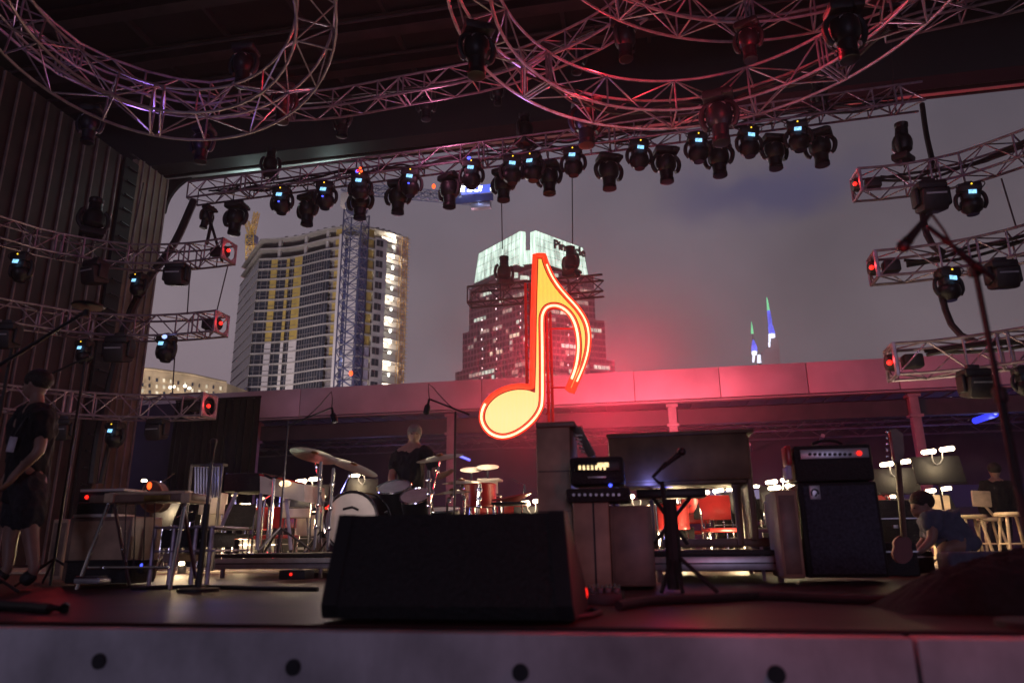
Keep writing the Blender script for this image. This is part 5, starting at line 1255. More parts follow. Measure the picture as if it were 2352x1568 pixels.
def cymbal(px, py, r, Y, rx_, ry_, label, m='gold', polebase=None, z=.235):
    c = at(px, py, Y); t_ = thing('cymbal_stand', label, 'cymbal', (c.x, Y, z), 'cymbals on stands around the drum kit', world=True)
    b = MB().lathe([(.001, .035), (.03, .03), (.045, .012), (r*.5, .004), (r, -.02), (r*.98, -.024), (.04, 0)], (0, 0, 0), 32).build('cymbal', M[m]); b.parent = t_; b.location = c-Vector(t_['_o']); b.rotation_euler = (rx_, ry_, 0)
    pbx = polebase or px; g_ = Vector((at(pbx, 1250, Y+.05).x, Y+.05, z)); tb(t_, 'pole', 'chrome', [c+Vector((0, .02, -.01)), g_+Vector((0, 0, .5)), g_+Vector((0, 0, .1))], .012)
    for k in range(2): MB().lathe([(.018, -.03), (.022, 0), (.018, .03)], (c+Vector((0, .02, 0))).lerp(g_+Vector((0, 0, .5)), .25+.5*k), 10).build('clutch', M['chrome'], t_)
    tripod(t_, g_, z, .28, 'chrome')
cymbal(722, 1042, .27, 7.5, .25, .38, 'gold cymbal tilted down to the right, leftmost above the drum kit', polebase=733)
cymbal(812, 1068, .30, 7.8, .12, .42, 'wide gold cymbal tilted down to the right beside the leftmost one', polebase=765)
cymbal(1010, 1048, .26, 7.6, .25, -.1, 'cymbal glowing dark red in front of the drummer', polebase=985)
cymbal(1060, 1105, .22, 7.9, .12, .0, 'small flat cymbal at the right side of the drum kit', polebase=1066)
cymbal(1040, 1128, .2, 7.6, .1, -.05, 'low flat hi-hat cymbal right of the drummer', polebase=1026)
# drum rack poles
for k, (xa, ya, xb, yb) in enumerate(((738, 1060, 722, 1262), (766, 1075, 752, 1262), (984, 1080, 986, 1190), (1102, 1110, 1098, 1180))):
    t_ = G('hardware_stand', ['chrome stand under the leftmost gold cymbal', 'second chrome stand under the gold cymbals', 'chrome pole beside the drummer', 'chrome pole right of the drum kit'][k], 'stand', (xa+xb)/2, 7.3, 'chrome hardware stands at the drum riser', z=.235)
    A, B = at(xa, ya, 7.3), at(xb, yb, 7.3); B.z = max(B.z, .25); tb(t_, 'pole', 'chrome', [A, B], .018)
    for f_ in (.2, .5, .75): MB().lathe([(.026, -.02), (.032, 0), (.026, .02)], A.lerp(B, f_), 10).build('clamp', M['chrome'], t_)

# ---------------------------------------------------------------- orchestra area
def music_stand(px, py, Y, label, lit=True, s_=1., rz=0., e=7, z=0):
    c = at(px, py, Y); g_ = Vector((c.x+.02, Y+.12, z)); t_ = thing('music_stand', label, 'music stand', g_, 'music stands with clip lamps behind the band', world=True)
    c = c-Vector((0, 0, .16*s_)); R = Euler((-.35, 0, rz))
    b = MB(); b.box(c+Vector((0, .02, 0)), (.50*s_, .012, .32*s_), rot=R, bev=.004); b.build('desk', M['black'], t_)
    MB().box(c+Vector((0, -.03, -.16*s_)), (.50*s_, .07, .012), rot=Euler((0, 0, rz)), bev=.003).build('ledge', M['black'], t_)
    tb(t_, 'pole', 'steel', [c+Vector((0, .05, -.02)), g_+Vector((0, 0, .05))], .012); tripod(t_, g_, z, .25)
    if lit:
        t0 = c+Vector((0, -.05, .20*s_))
        for sx_ in (-1, 1):
            MB().lathe([(.012, -.075), (.024, -.06), (.026, .06), (.012, .075)], t0+Vector((.095*sx_*s_, -.02, .012*sx_)), 10, (cos(rz), sin(rz), .1)).build('lamp_shade', E_['lamp'], t_)
        tb(t_, 'lamp_arm', 'silver', catmull([t0+Vector((-.05, 0, 0)), t0+Vector((-.05, .04, -.1)), c+Vector((0, .03, .05)), t0+Vector((.05, .04, -.1)), t0+Vector((.05, 0, 0))], .05), .008)
        light('stand_lamp', t0+Vector((0, -.12, -.05)), (1, .74, .42), e, .05, t_)
    return t_
MS = [(375, 1152, 8.4, 'brightly lit music stand below the pedal steel guitar', 16), (712, 1110, 9.2, 'lit music stand behind the gold cymbals', 9), (832, 1096, 11.2, 'lit music stand seen over the bass drum', 9),
      (1222, 1160, 9.6, 'brightest lit music stand just above the monitor wedge', 16), (1462, 1146, 9.5, 'lit music stand left of the keyboard under the organ', 10), (1633, 1136, 10.5, 'lit music stand in the middle below the organ', 10),
      (1694, 1128, 11.5, 'lit music stand between the organ legs at the right', 9), (1788, 1112, 10, 'lit music stand above the lilac chair', 10), (1797, 1126, 9, 'lower lit music stand above the lilac chair', 8),
      (2053, 1072, 9.4, 'lit music stand right of the bass cabinet below the guitar headstock', 5), (2150, 1044, 8.8, 'highest lit music stand, beside the canopy column at the right', 5), (2152, 1132, 10.5, 'lit music stand behind the first stool at the right', 4),
      (820, 1150, 12.5, 'dim lit music stand far behind the drums', 6), (556, 1168, 10.5, 'lit music stand under the electric piano', 10)]
for px, py, Y, lb_, e in MS: music_stand(px, py, Y, lb_, e=e*1.3, rz=rnd.uniform(-.4, .4), s_=1.0)
def chair(px, Y, label, rz, m='redp', z=0):
    g_ = at(px, 1290, Y); g_ = Vector((g_.x, Y, z)); m = 'redp' if label.startswith('red') else 'cloth'; t_ = thing('orchestra_chair', label, 'chair', g_, 'padded chairs behind the band', rot=(0, 0, rz))
    MB().box((0, 0, .45), (.44, .42, .05), bev=.02).build('seat', M[m], t_); MB().box((0, .23, .74), (.42, .035, .32), rot=(-.15, 0, 0), bev=.02).build('backrest', M[m], t_)
    for sx_ in (-1, 1):
        MB().tube([(.2*sx_, -.19, 0), (.2*sx_, -.17, .44)], .011).build('leg', M['chrome'], t_); MB().tube(catmull([(.2*sx_, .26, 0), (.2*sx_, .18, .44), (.2*sx_, .25, .86)], .1), .011).build('leg', M['chrome'], t_)
for k, (px, Y, rz) in enumerate(((535, 9.4, .4), (575, 10.6, -.3), (640, 10.2, .2), (450, 10.4, .1), (330, 9.6, -.4), (1545, 10.2, .5), (1600, 11.4, -.3), (1665, 9.7, .2), (1720, 10.8, -.5), (1770, 9.9, .9), (2078, 9.4, .6), (1110, 11.4, .1), (1165, 10.6, -.4), (880, 12.4, .2), (700, 12, .1), (1480, 12.4, 0.2), (1840, 12, .4))):
    chair(px, Y, ['black padded chair glimpsed between the violet piano legs', 'red padded chair right of the first under the electric piano', 'red padded chair behind the forked chrome stand', 'black padded chair behind the metal rack', 'black padded chair behind the pedal steel guitar', 'black padded chair left of the keyboard stand under the organ', 'red padded chair behind the keyboard stand under the organ', 'red padded chair in the middle below the organ', 'black padded chair between the right organ legs', 'black padded chair behind the lilac chair', 'red padded chair right of the bass cabinet', 'red padded chair right of the drum kit far back', 'red padded chair nearer the brightest music stand', 'red padded chair far back behind the tom drums', 'black padded chair far back behind the gold cymbals', 'black padded chair far back beside the dark brown cabinet', 'red padded chair far back behind the bass cabinet'][k], rz)
# percussion on stands between the drums and the neon note
for k, (px, py, Y) in enumerate(((1083, 1078, 10.5), (1120, 1072, 10.5))):
    c = at(px, py, Y); t_ = thing('cymbal_stand', ['pale lit cymbal on a drum behind the kit, the left of two', 'pale lit cymbal on a drum behind the kit, the right of two'][k], 'cymbal', (c.x, Y, 0), 'cymbals on stands around the drum kit', world=True)
    MB().lathe([(.001, .03), (.04, .02), (.17, 0), (.17, -.004), (.03, 0)], c, 24, (0.05, -.35, 1)).build('cymbal', E_['lampdim'] if 0 else M['white'], t_); tb(t_, 'pole', 'chrome', [c, Vector((c.x, Y, 0))], .014)
    MB().lathe([(.15, 0), (.15, .2)], c+Vector((0, .03, -.38)), 20, (0, -.2, 1)).build('drum', M['white'], t_)
    bx(t_, 'tray', 'white', px-24, py+26, px+26, py+31, Y-.1, .3, bev=.003); light('percussion_lamp', c+Vector((0, -.35, .35)), (1, .8, .5), 16, .05, t_)
t_ = G('music_desk', 'desk with a red cover left of the tall tan cabinet', 'desk', 1160, 9.0)
P = [at(1130, 1150, 9), at(1222, 1132, 9), at(1190, 1152, 9.3)]; MB().prism(P, (0, 0, .02)).build('red_cover', M['redp'], t_); bx(t_, 'table_top', 'black', 1128, 1152, 1205, 1157, 9, .5, bev=.005)
for px in (1134, 1198): p = at(px, 1157, 9.1); tb(t_, 'leg', 'chrome', [p, Vector((p.x, 9.1, 0))], .014)
# stools at the right
def stool(px, py, Y, label, back=None):
    c = at(px, py, Y); t_ = thing('bar_stool', label, 'stool', (c.x, Y+.16, 0), 'pale wooden bar stools at the right', world=True); cc = Vector((c.x, Y+.16, c.z))
    MB().lathe([(.17, -.02), (.18, 0), (.175, .02), (.16, .028)], cc, 22).build('seat', M['woodlt'], t_)
    legs = []
    for a in (.8, 2.4, 3.9, 5.5):
        A = cc+Vector((cos(a)*.12, sin(a)*.12, -.02)); B = Vector((cc.x+cos(a)*.22, cc.y+sin(a)*.22, 0)); legs.append((A, B)); tb(t_, 'leg', 'woodlt', [A, B], .019)
    for f_ in (.55, .8):
        for k in range(4): A = legs[k][0].lerp(legs[k][1], f_); B = legs[(k+1) % 4][0].lerp(legs[(k+1) % 4][1], f_); tb(t_, 'rung', 'woodlt', [A, B], .011)
    if back:
        q = at(*back, Y+.1); MB().box(q, (.26, .03, .22), rot=(0, .06, .1), bev=.03).build('backrest', M['woodlt'], t_)
        tb(t_, 'back_post', 'woodlt', [q+Vector((.03, .02, -.08)), cc+Vector((.13, .05, 0))], .018)
stool(2240, 1186, 10.2, 'pale wooden bar stool left of the standing man in black')
stool(2338, 1180, 9.4, 'pale wooden bar stool at the right edge of the picture')
stool(2282, 1192, 11.2, 'pale wooden stool with a square backrest leaning left, in front of the man in black', back=(2254, 1145))
stool(2168, 1200, 9.8, 'pale wooden stool with a square backrest behind the crouching man', back=(2157, 1157))
light('stool_lamp', at(2230, 1080, 9.2), (1, .74, .46), 22, .1, bpy.data.objects['music_stand.010'])
# floor lamps added behind the risers to warm the floor and chairs
for k, (px, Y) in enumerate(((560, 10.8), (700, 11.6), (1560, 9.0), (1700, 9.4), (1640, 12.5), (2080, 9.6), (420, 8.3))):
    g_ = at(px, 1290, Y); t_ = thing('added_floor_lamp', 'small added floor lamp glowing behind the band, %s' % ['under the electric piano', 'behind the drum riser', 'below the keyboard stand', 'below the organ at the right', 'far back in the middle', 'right of the bass cabinet', 'behind the metal rack'][k], 'floor lamp', (g_.x, Y, 0), 'small added floor lamps behind the band', world=True)
    MB().lathe([(.05, 0), (.05, .08), (.04, .1)], (g_.x, Y, .0), 12).build('can', M['black'], t_); MB().ell((g_.x, Y-.02, .12), (.035, .035, .03)).build('bulb', E_['lamp'], t_); light('floor_fill', (g_.x, Y-.1, .35), (1, .72, .4), 26, .08, t_)

mt = MB().box((-2.6, 11.2, .012), (15.5, 5.6, .02)).build('floor_mat', M['mat']); tag(mt, 'pale mat on the stage floor under the seats behind the risers', 'mat')
rb_ = random.Random(12)
def scatter(n, xr, yr, fn):
    for _ in range(n): fn(rb_.uniform(*xr), rb_.uniform(*yr))
ZN = lambda px: 'behind the left riser' if px < 900 else ('left of the tall tan cabinet' if px < 1300 else ('below the organ' if px < 1900 else 'right of the bass cabinet'))
def s_stand(px, Y):
    g_ = at(px, 1290, Y); t_ = thing('hardware_stand', 'thin chrome stand in the crowd of gear ' + ZN(px), 'stand', (g_.x, Y, .02), 'blurred chrome stands behind the band', world=True); h_ = rb_.uniform(.7, 1.25)
    tb(t_, 'pole', 'chrome', [(g_.x, Y, .1), (g_.x+rb_.uniform(-.03, .03), Y, h_)], .014); tripod(t_, Vector((g_.x, Y, 0)), .02, .24, 'chrome', rb_.random()*2)
    a = rb_.random()*6; tb(t_, 'arm', 'chrome', [(g_.x, Y, h_-.02), (g_.x+.3*cos(a), Y+.3*sin(a), h_+.1)], .010)
    if rb_.random() < .6: MB().ell((g_.x+.3*cos(a), Y+.3*sin(a), h_+.1), (rb_.uniform(.03, .07), .03, .022)).build('clip_lamp', E_['lamp' if rb_.random() < .6 else 'lampdim'], t_)
def s_drum(px, Y):
    g_ = at(px, 1290, Y); t_ = thing('concert_drum', 'pale drum on a low stand in the gear ' + ZN(px), 'drum', (g_.x, Y, .02), 'blurred pale drums behind the band', world=True); r_ = rb_.uniform(.16, .26); z_ = rb_.uniform(.4, .8)
    MB().lathe([(r_, 0), (r_*1.02, .02), (r_, .04), (r_, .26), (r_*1.02, .28), (r_*.98, .3)], (g_.x, Y, z_), 20).build('shell', M['white'] if rb_.random() < .6 else M['redp'], t_)
    MB().lathe([(r_*.95, 0), (r_*.5, .006), (.01, .008)], (g_.x, Y, z_+.3), 20).build('drum_head', M['white'], t_)
    for k in range(3): tb(t_, 'leg', 'chrome', [(g_.x+.8*r_*cos(k*2.1), Y+.8*r_*sin(k*2.1), z_), (g_.x+1.2*r_*cos(k*2.1), Y+1.2*r_*sin(k*2.1), .03)], .011)
def s_case(px, Y):
    g_ = at(px, 1290, Y); t_ = thing('gear_case', 'black gear case in the crowd of gear ' + ZN(px), 'case', (g_.x, Y, .02), 'blurred black cases behind the band', world=True); w_, h_ = rb_.uniform(.3, .6), rb_.uniform(.3, .8)
    MB().box((g_.x, Y, h_/2+.02), (w_, .35, h_), bev=.015).build('box', M['tolex'], t_); MB().box((g_.x, Y, h_*.7), (w_+.01, .36, .014)).build('lid_seam', M['silver'], t_); MB().box((g_.x, Y-.18, h_*.45), (.12, .02, .04), bev=.005).build('latch', M['silver'], t_)
def s_pap(px, Y):
    g_ = at(px, 1290, Y); t_ = MB().box((0, 0, .006), (.21, .30, .006), rot=(0, 0, rb_.random()*3)).build('paper_sheet', M['white']); t_.location = (g_.x, Y, .024); tag(t_, 'white paper sheet on the pale mat ' + ZN(px), 'paper', 'paper sheets on the mat behind the risers')
for xr, k in (((340, 740), 1.0), ((1060, 1230), .35), ((1500, 1830), .8), ((2020, 2110), .3)):
    scatter(int(14*k), xr, (8.9, 12.5), s_stand); scatter(int(9*k), xr, (13, 17), s_stand); scatter(int(7*k), xr, (9.2, 12), s_drum); scatter(int(6*k), xr, (10.2, 13), s_case); scatter(int(9*k), xr, (8.6, 10.2), s_pap)

# loose things on the floor
pdb = G('pedalboard', 'black pedalboard with chrome knobs on the stage beside the monitor wedge', 'pedalboard', 1380, 3.9)
bx(pdb, 'board', 'black', 1322, 1362, 1430, 1392, 3.75, .3, bev=.008)
for k in range(5): bx(pdb, 'pedal', 'steel', 1332+k*19, 1350, 1347+k*19, 1363, 3.8+.02*(k % 2), .12, bev=.006)
for k in range(10): MB().lathe([(.008, 0), (.007, .02)], at(1333+k*9.8, 1349+(k*7) % 4, 3.84), 8).build('knob', M['chrome'], pdb)
def fcable(label, pts, r=.008, grp='black cables on the stage floor'): o = relrod('floor_cable', label, 'cable', catmull([atz(x, y, r) for x, y in pts], .15), r, 'cable', grp)
fcable('thick black cable crossing the stage floor from the pedalboard to the right edge', [(1420, 1390), (1500, 1378), (1640, 1372), (1760, 1366), (1900, 1372), (2100, 1378), (2352, 1384)], .022)
fcable('thin black cable curling at the foot of the monitor wedge', [(1300, 1418), (1360, 1412), (1378, 1402), (1350, 1396), (1300, 1400)], .012)
fcable('black cable lying on the stage floor at the left edge', [(-20, 1388), (60, 1392), (140, 1398), (150, 1392)], .022)
fcable('black cable running in front of the rack and the riser', [(300, 1350), (450, 1346), (600, 1350), (730, 1352)], .014)
lump = G('covered_monitor', 'low black cloth covered hump on the stage at the far right', 'cover', 2300, 3.6)
c = at(2330, 1400, 3.6); lm = MB(); n1, n2 = 110, 50; vs = []; fs = []
for i in range(n2+1):
    for j in range(n1+1):
        x = -1+2*j/n1; y = -1+2*i/n2; hgt = max(0, 1-abs(x)**3)*max(0, 1-abs(y)**3); hgt *= 1+.10*sin(5*x+2*y)+.10*(1-2*abs(__import__('mathutils').noise.noise(Vector((x*6, y*5, 1)))))+.06*(1-2*abs(__import__('mathutils').noise.noise(Vector((x*15, y*12, 3)))))
        vs.append((c.x+x*.62+.1, 3.6+y*.3, hgt*.215*(1 if x > -.2 else .72+.28*(x+1)/.8)))
for i in range(n2):
    for j in range(n1): fs.append((i*(n1+1)+j, i*(n1+1)+j+1, (i+1)*(n1+1)+j+1, (i+1)*(n1+1)+j))
lm.add(vs, fs).build('cover_cloth', M['cloth'], lump)
for k, (px, y_) in enumerate(((860, 1340),)): pass
lbx = G('floor_box', 'small dark box with a red lamp on the floor before the drum riser', 'case', 655, 6.2); bx(lbx, 'box', 'black', 640, 1308, 700, 1330, 6.2, .2, bev=.01); MB().ell(at(668, 1318, 6.19), (.012, .008, .012)).build('red_lamp', E_['ledred'], lbx)
lamp_w = thing('warning_beacon', 'small red lamp standing between the drum stand and the gold cymbals', 'lamp', at(750, 1166, 7.4), world=True); MB().ell(at(752, 1166, 7.35), (.028, .02, .014)).build('bulb', E_['ledred'], lamp_w); MB().lathe([(.015, 0), (.015, .03)], at(752, 1172, 7.36), 8).build('mount', M['black'], lamp_w)

# ---------------------------------------------------------------- people
def remesh_join(parts_mb, skins, name, m, parent, vox):
    objs = []
    if parts_mb.v:
        me = bpy.data.meshes.new('tmp'); me.from_pydata([tuple(v) for v in parts_mb.v], [], parts_mb.f); objs.append(me)
    dg = None
    for verts, edges in skins:
        me = bpy.data.meshes.new('tmpskin'); me.from_pydata([v[:3] for v in verts], edges, []); o = bpy.data.objects.new('tmpskin', me); COL.objects.link(o)
        o.modifiers.new('k', 'SKIN'); s_ = o.modifiers.new('s', 'SUBSURF'); s_.levels = 2; s_.render_levels = 2
        for i, v in enumerate(verts): o.data.skin_vertices[0].data[i].radius = (v[3], v[4] if len(v) > 4 else v[3])
        o.data.skin_vertices[0].data[0].use_root = True
        bpy.context.view_layer.update(); dg = bpy.context.evaluated_depsgraph_get(); objs.append(bpy.data.meshes.new_from_object(o.evaluated_get(dg))); bpy.data.objects.remove(o)
    bm = bmesh.new()
    for me in objs: bm.from_mesh(me)
    me = bpy.data.meshes.new('tmpj'); bm.to_mesh(me); bm.free(); o = bpy.data.objects.new('tmpj', me); COL.objects.link(o)
    r_ = o.modifiers.new('r', 'REMESH'); r_.mode = 'VOXEL'; r_.voxel_size = vox; r_.use_smooth_shade = True
    sm = o.modifiers.new('sm', 'SMOOTH'); sm.factor = .5; sm.iterations = 2
    bpy.context.view_layer.update(); dg = bpy.context.evaluated_depsgraph_get(); me = bpy.data.meshes.new_from_object(o.evaluated_get(dg)); bpy.data.objects.remove(o)
    off = Vector(parent['_o']) if '_o' in parent else Vector(); me.transform(Matrix.Translation(-off)); me.name = name
    if name in ('shirt', 'jacket', 'trousers', 'shorts'):
        from mathutils import noise
        for v in me.vertices:
            q = v.co*1.0; a_ = noise.noise(Vector((q.x*14, q.y*14, q.z*7))); b_ = noise.noise(Vector((q.x*30+9, q.y*30, q.z*13)))
            v.co += v.normal*(.020*(1-abs(a_)*2.2)*.8-.006+.006*b_)
    me.materials.clear(); me.materials.append(m); me.shade_smooth(); o = bpy.data.objects.new(name, me); COL.objects.link(o); o.parent = parent; return o
def headparts(mb, c, fdir, s_=1.):
    f_ = Vector(fdir).normalized(); up = Vector((0, 0, 1)); sd_ = f_.cross(up).normalized(); rz = atan2(f_.y, f_.x)-pi/2
    mb.ell(c, (.075*s_, .095*s_, .115*s_), 18, 12, (0, 0, rz)); mb.ell(c+f_*.03*s_-up*.05*s_, (.055*s_, .065*s_, .065*s_), 14, 10, (0, 0, rz))
    mb.ell(c+f_*.10*s_-up*.02*s_, (.014*s_, .022*s_, .024*s_), 8, 6, (0, 0, rz)); mb.ell(c+f_*.088*s_-up*.065*s_, (.025*s_, .014*s_, .012*s_), 8, 6, (0, 0, rz)); mb.ell(c+f_*.08*s_+up*.018*s_, (.05*s_, .018*s_, .012*s_), 8, 6, (0, 0, rz))
    for q in (-1, 1): mb.ell(c+sd_*.078*s_*q-f_*.005*s_, (.012*s_, .02*s_, .032*s_), 8, 6, (0, 0, rz))
def hair(parent, c, fdir, m, s_=1., long=0):
    f_ = Vector(fdir).normalized(); rz = atan2(f_.y, f_.x)-pi/2; mb = MB(); mb.ell(c-f_*.016*s_+Vector((0, 0, .040*s_)), (.093*s_, .113*s_, .098*s_), 18, 12, (0, 0, rz))
    mb.v = [v for v in mb.v]; mb.build('hair', M[m], parent)
def eyes(parent, c, fdir, s_=1.):
    f_ = Vector(fdir).normalized(); sd_ = f_.cross(Vector((0, 0, 1)))
    for q in (-1, 1): MB().ell(c+f_*.086*s_+sd_*.031*s_*q-Vector((0, 0, .0)), (.013, .008, .007), 8, 6).build('eye', M['blackgloss'], parent)
def fingers(skins, w, d, curl, side):
    d = Vector(d).normalized(); c = Vector(curl).normalized(); s_ = d.cross(c).normalized()*side
    for k, L_ in enumerate((.070, .080, .075, .058)):
        b = w+d*.075+s_*(.026-.0175*k); p1 = b+d*L_*.45+c*.006; p2 = p1+(d*.8+c*.6).normalized()*L_*.33; p3 = p2+(d*.45+c*.9).normalized()*L_*.25
        skins.append(([(*(w+d*.02+s_*(.012-.008*k)), .012), (*b, .0095), (*p1, .0088), (*p2, .008), (*p3, .007)], [(0, 1), (1, 2), (2, 3), (3, 4)]))
    t0 = w+d*.02+s_*.022; skins.append(([(*w, .014), (*t0, .013), (*(t0+s_*.022+d*.028+c*.01), .010), (*(t0+s_*.028+d*.055+c*.018), .0085)], [(0, 1), (1, 2), (2, 3)]))
def person(label, J, hc, fdir, clothes, hairm, vox, loc, root_extra=None):
    """J: joints name->(Vector, radius). body chains continuous; clothes: list of (name, material, chains)"""
    t_ = thing('person', label, 'person', loc, world=True); mb = MB(); headparts(mb, hc, fdir); sk = []
    def chain(ns, grow=0.): return ([(*J[n][0], J[n][1]+grow) for n in ns], [(i, i+1) for i in range(len(ns)-1)])
    names = ['pel', 'bel', 'che', 'col', 'nck', 'hd', 'shL', 'elL', 'wrL', 'haL', 'shR', 'elR', 'wrR', 'haR', 'hiL', 'knL', 'anL', 'toL', 'hiR', 'knR', 'anR', 'toR']
    idx = {n: i for i, n in enumerate(names)}; E = [('pel', 'bel'), ('bel', 'che'), ('che', 'col'), ('col', 'nck'), ('nck', 'hd'), ('col', 'shL'), ('shL', 'elL'), ('elL', 'wrL'), ('wrL', 'haL'), ('col', 'shR'), ('shR', 'elR'), ('elR', 'wrR'), ('wrR', 'haR'), ('pel', 'hiL'), ('hiL', 'knL'), ('knL', 'anL'), ('anL', 'toL'), ('pel', 'hiR'), ('hiR', 'knR'), ('knR', 'anR'), ('anR', 'toR')]
    sk.append(([(*J[n][0], J[n][1]) for n in names], [(idx[a], idx[b]) for a, b in E]))
    for s_ in 'LR':
        d = (J['ha'+s_][0]-J['wr'+s_][0]); fingers(sk, J['wr'+s_][0]+d*.2, d, (0.2, -.3, -.6) if abs(d.normalized().z) < .7 else (Vector(fdir)*1.0), 1 if s_ == 'L' else -1)
    body = remesh_join(mb, sk, 'body', M['skin'], t_, vox)
    J['hem'] = (J['pel'][0]+(J['pel'][0]-J['bel'][0]).normalized()*.13, J['pel'][1]+.03)
    for nm, m, chains, grow in clothes:
        sk2 = []; allv = []; ee = []; ix = {}
        for ch in chains:
            prev = None
            for n in ch:
                if isinstance(n, str): key = n; p, r = J[n]
                else: key = str(n); p = J[n[0]][0].lerp(J[n[1]][0], n[2]); r = J[n[0]][1]*(1-n[2])+J[n[1]][1]*n[2]+(n[3] if len(n) > 3 else 0)
                if key not in ix: ix[key] = len(allv); allv.append((*p, r+grow))
                if prev is not None: ee.append((prev, ix[key]))
                prev = ix[key]
        remesh_join(MB(), [(allv, ee)], nm, M[m], t_, vox*1.2)
    hair(t_, hc, fdir, hairm); eyes(t_, hc, fdir); return t_
SHIRT = [['hem', 'pel', 'bel', 'che', 'col'], ['col', 'shL', ('shL', 'elL', .75)], ['col', 'shR', ('shR', 'elR', .75)]]
LONG = [['hem', 'pel', 'bel', 'che', 'col'], ['col', 'shL', 'elL', ('elL', 'wrL', .9)], ['col', 'shR', 'elR', ('elR', 'wrR', .9)]]
SHORTS = [['bel', 'pel', 'hiL', ('hiL', 'knL', .9, .02)], ['pel', 'hiR', ('hiR', 'knR', .9, .02)]]
PANTS = [['bel', 'pel', 'hiL', 'knL', ('knL', 'anL', .93, .012)], ['pel', 'hiR', 'knR', ('knR', 'anR', .93, .012)]]
SHOE = [['anL', 'toL']]; SHOE2 = [['anR', 'toR']]
def Pj(px, py, Y): return at(px, py, Y)
# man in black at the left, walking, in profile to the left
Y = 5.0
def V(px, py, dy=0): return at(px, py, Y+dy)
J = dict(pel=(V(60, 1128), .13), bel=(V(66, 1070), .125), che=(V(72, 1000), .145), col=(V(80, 945), .10), nck=(V(86, 925), .055), hd=(V(86, 895), .05),
 shL=(V(98, 960, -.17), .062), elL=(V(92, 1034, -.22), .045), wrL=(V(36, 1088, -.24), .032), haL=(V(20, 1108, -.25), .030),
 shR=(V(62, 958, .17), .062), elR=(V(44, 1035, .22), .045), wrR=(V(18, 1090, .2), .032), haR=(V(8, 1110, .2), .030),
 hiL=(V(68, 1140, -.09), .10), knL=(V(70, 1228, -.10), .062), anL=(V(80, 1312, -.10), .042), toL=(V(50, 1336, -.12), .038),
 hiR=(V(52, 1140, .09), .10), knR=(V(24, 1228, .10), .062), anR=(V(18, 1308, .10), .042), toR=(V(-12, 1328, .08), .038))
for k in ('toL', 'toR'): J[k][0].z = .045
for k in ('anL', 'anR'): J[k][0].z = max(J[k][0].z, .09)
man = person('man in black shirt and dark shorts with a badge, at the left edge', J, V(84, 884), (-1, -.15, 0), [('shirt', 'cloth', SHIRT, .030), ('shorts', 'shorts', SHORTS, .022), ('shoe', 'black', SHOE, .016), ('shoe', 'black', SHOE2, .016)], 'hair', .011, Vector((V(60, 1128).x, Y, 0)))
bdg = MB().box(V(27, 1020, -.2), (.055, .006, .12), rot=(0, .1, .5), bev=.003); bdg.build('badge', M['badge'], man)
MB().tube(catmull([V(80, 935, -.12), V(55, 965, -.2), V(30, 1003, -.2)], .1), .005, 5).build('lanyard', M['steel'], man)
MB().box(V(74, 975, -.19), (.045, .004, .014), rot=(0, .3, .3)).build('shirt_logo', M['badge'], man)
light('red_kicker', at(170, 1090, 6.6), (1, .05, .06), 6, .1, man)  # added red light by the man and the floor, without a fixture
# drummer
Y = 8.5
J = dict(pel=(V(948, 1180), .14), bel=(V(946, 1145), .13), che=(V(944, 1085), .155), col=(V(948, 1030), .11), nck=(V(950, 1018), .066), hd=(V(952, 1006), .055),
 shL=(V(912, 1044), .065), elL=(V(898, 1100, -.15), .048), wrL=(V(915, 1125, -.42), .034), haL=(V(922, 1122, -.5), .03),
 shR=(V(985, 1044), .065), elR=(V(1006, 1095, -.15), .048), wrR=(V(1030, 1085, -.4), .034), haR=(V(1040, 1078, -.48), .03),
 hiL=(V(932, 1185, -.05), .10), knL=(V(920, 1180, -.45), .075), anL=(V(920, 1235, -.5), .045), toL=(V(918, 1245, -.65), .038),
 hiR=(V(964, 1185, -.05), .10), knR=(V(982, 1180, -.45), .075), anR=(V(985, 1235, -.5), .045), toR=(V(987, 1245, -.65), .038))
person('drummer with grey hair in a black shirt sitting behind the red lit cymbal', J, V(952, 998), (.3, -1, 0), [('shirt', 'cloth', SHIRT, .02), ('trousers', 'shorts', PANTS, .015), ('shoe', 'black', SHOE, .016), ('shoe', 'black', SHOE2, .016)], 'greyhair', .014, Vector((V(948, 1180).x, Y, .235)))
ds = G('drum_stool', 'black padded stool under the drummer', 'stool', 948, 8.5, z=.235); MB().lathe([(.17, 0), (.18, .04), (.15, .08)], V(948, 1212), 20).build('seat', M['black'], ds); tb(ds, 'post', 'chrome', [V(948, 1212), Vector((V(948, 1212).x, Y, .26))], .02)
# standing man at the right
Y = 12.6
J = dict(pel=(V(2294, 1188), .14), bel=(V(2292, 1165), .135), che=(V(2290, 1130), .165), col=(V(2288, 1108), .11), nck=(V(2286, 1098), .055), hd=(V(2284, 1088), .05),
 shL=(V(2264, 1112), .07), elL=(V(2256, 1152), .05), wrL=(V(2262, 1186), .036), haL=(V(2264, 1196), .032),
 shR=(V(2314, 1112), .068), elR=(V(2326, 1150), .05), wrR=(V(2322, 1184), .036), haR=(V(2322, 1194), .032),
 hiL=(V(2284, 1196), .105), knL=(V(2282, 1242), .07), anL=(V(2284, 1284), .046), toL=(V(2282, 1294, -.14), .04),
 hiR=(V(2304, 1196), .105), knR=(V(2310, 1242), .07), anR=(V(2316, 1284), .046), toR=(V(2318, 1294, -.14), .04))
for k in ('toL', 'toR'): J[k][0].z = .045
for k in ('anL', 'anR'): J[k][0].z = .09
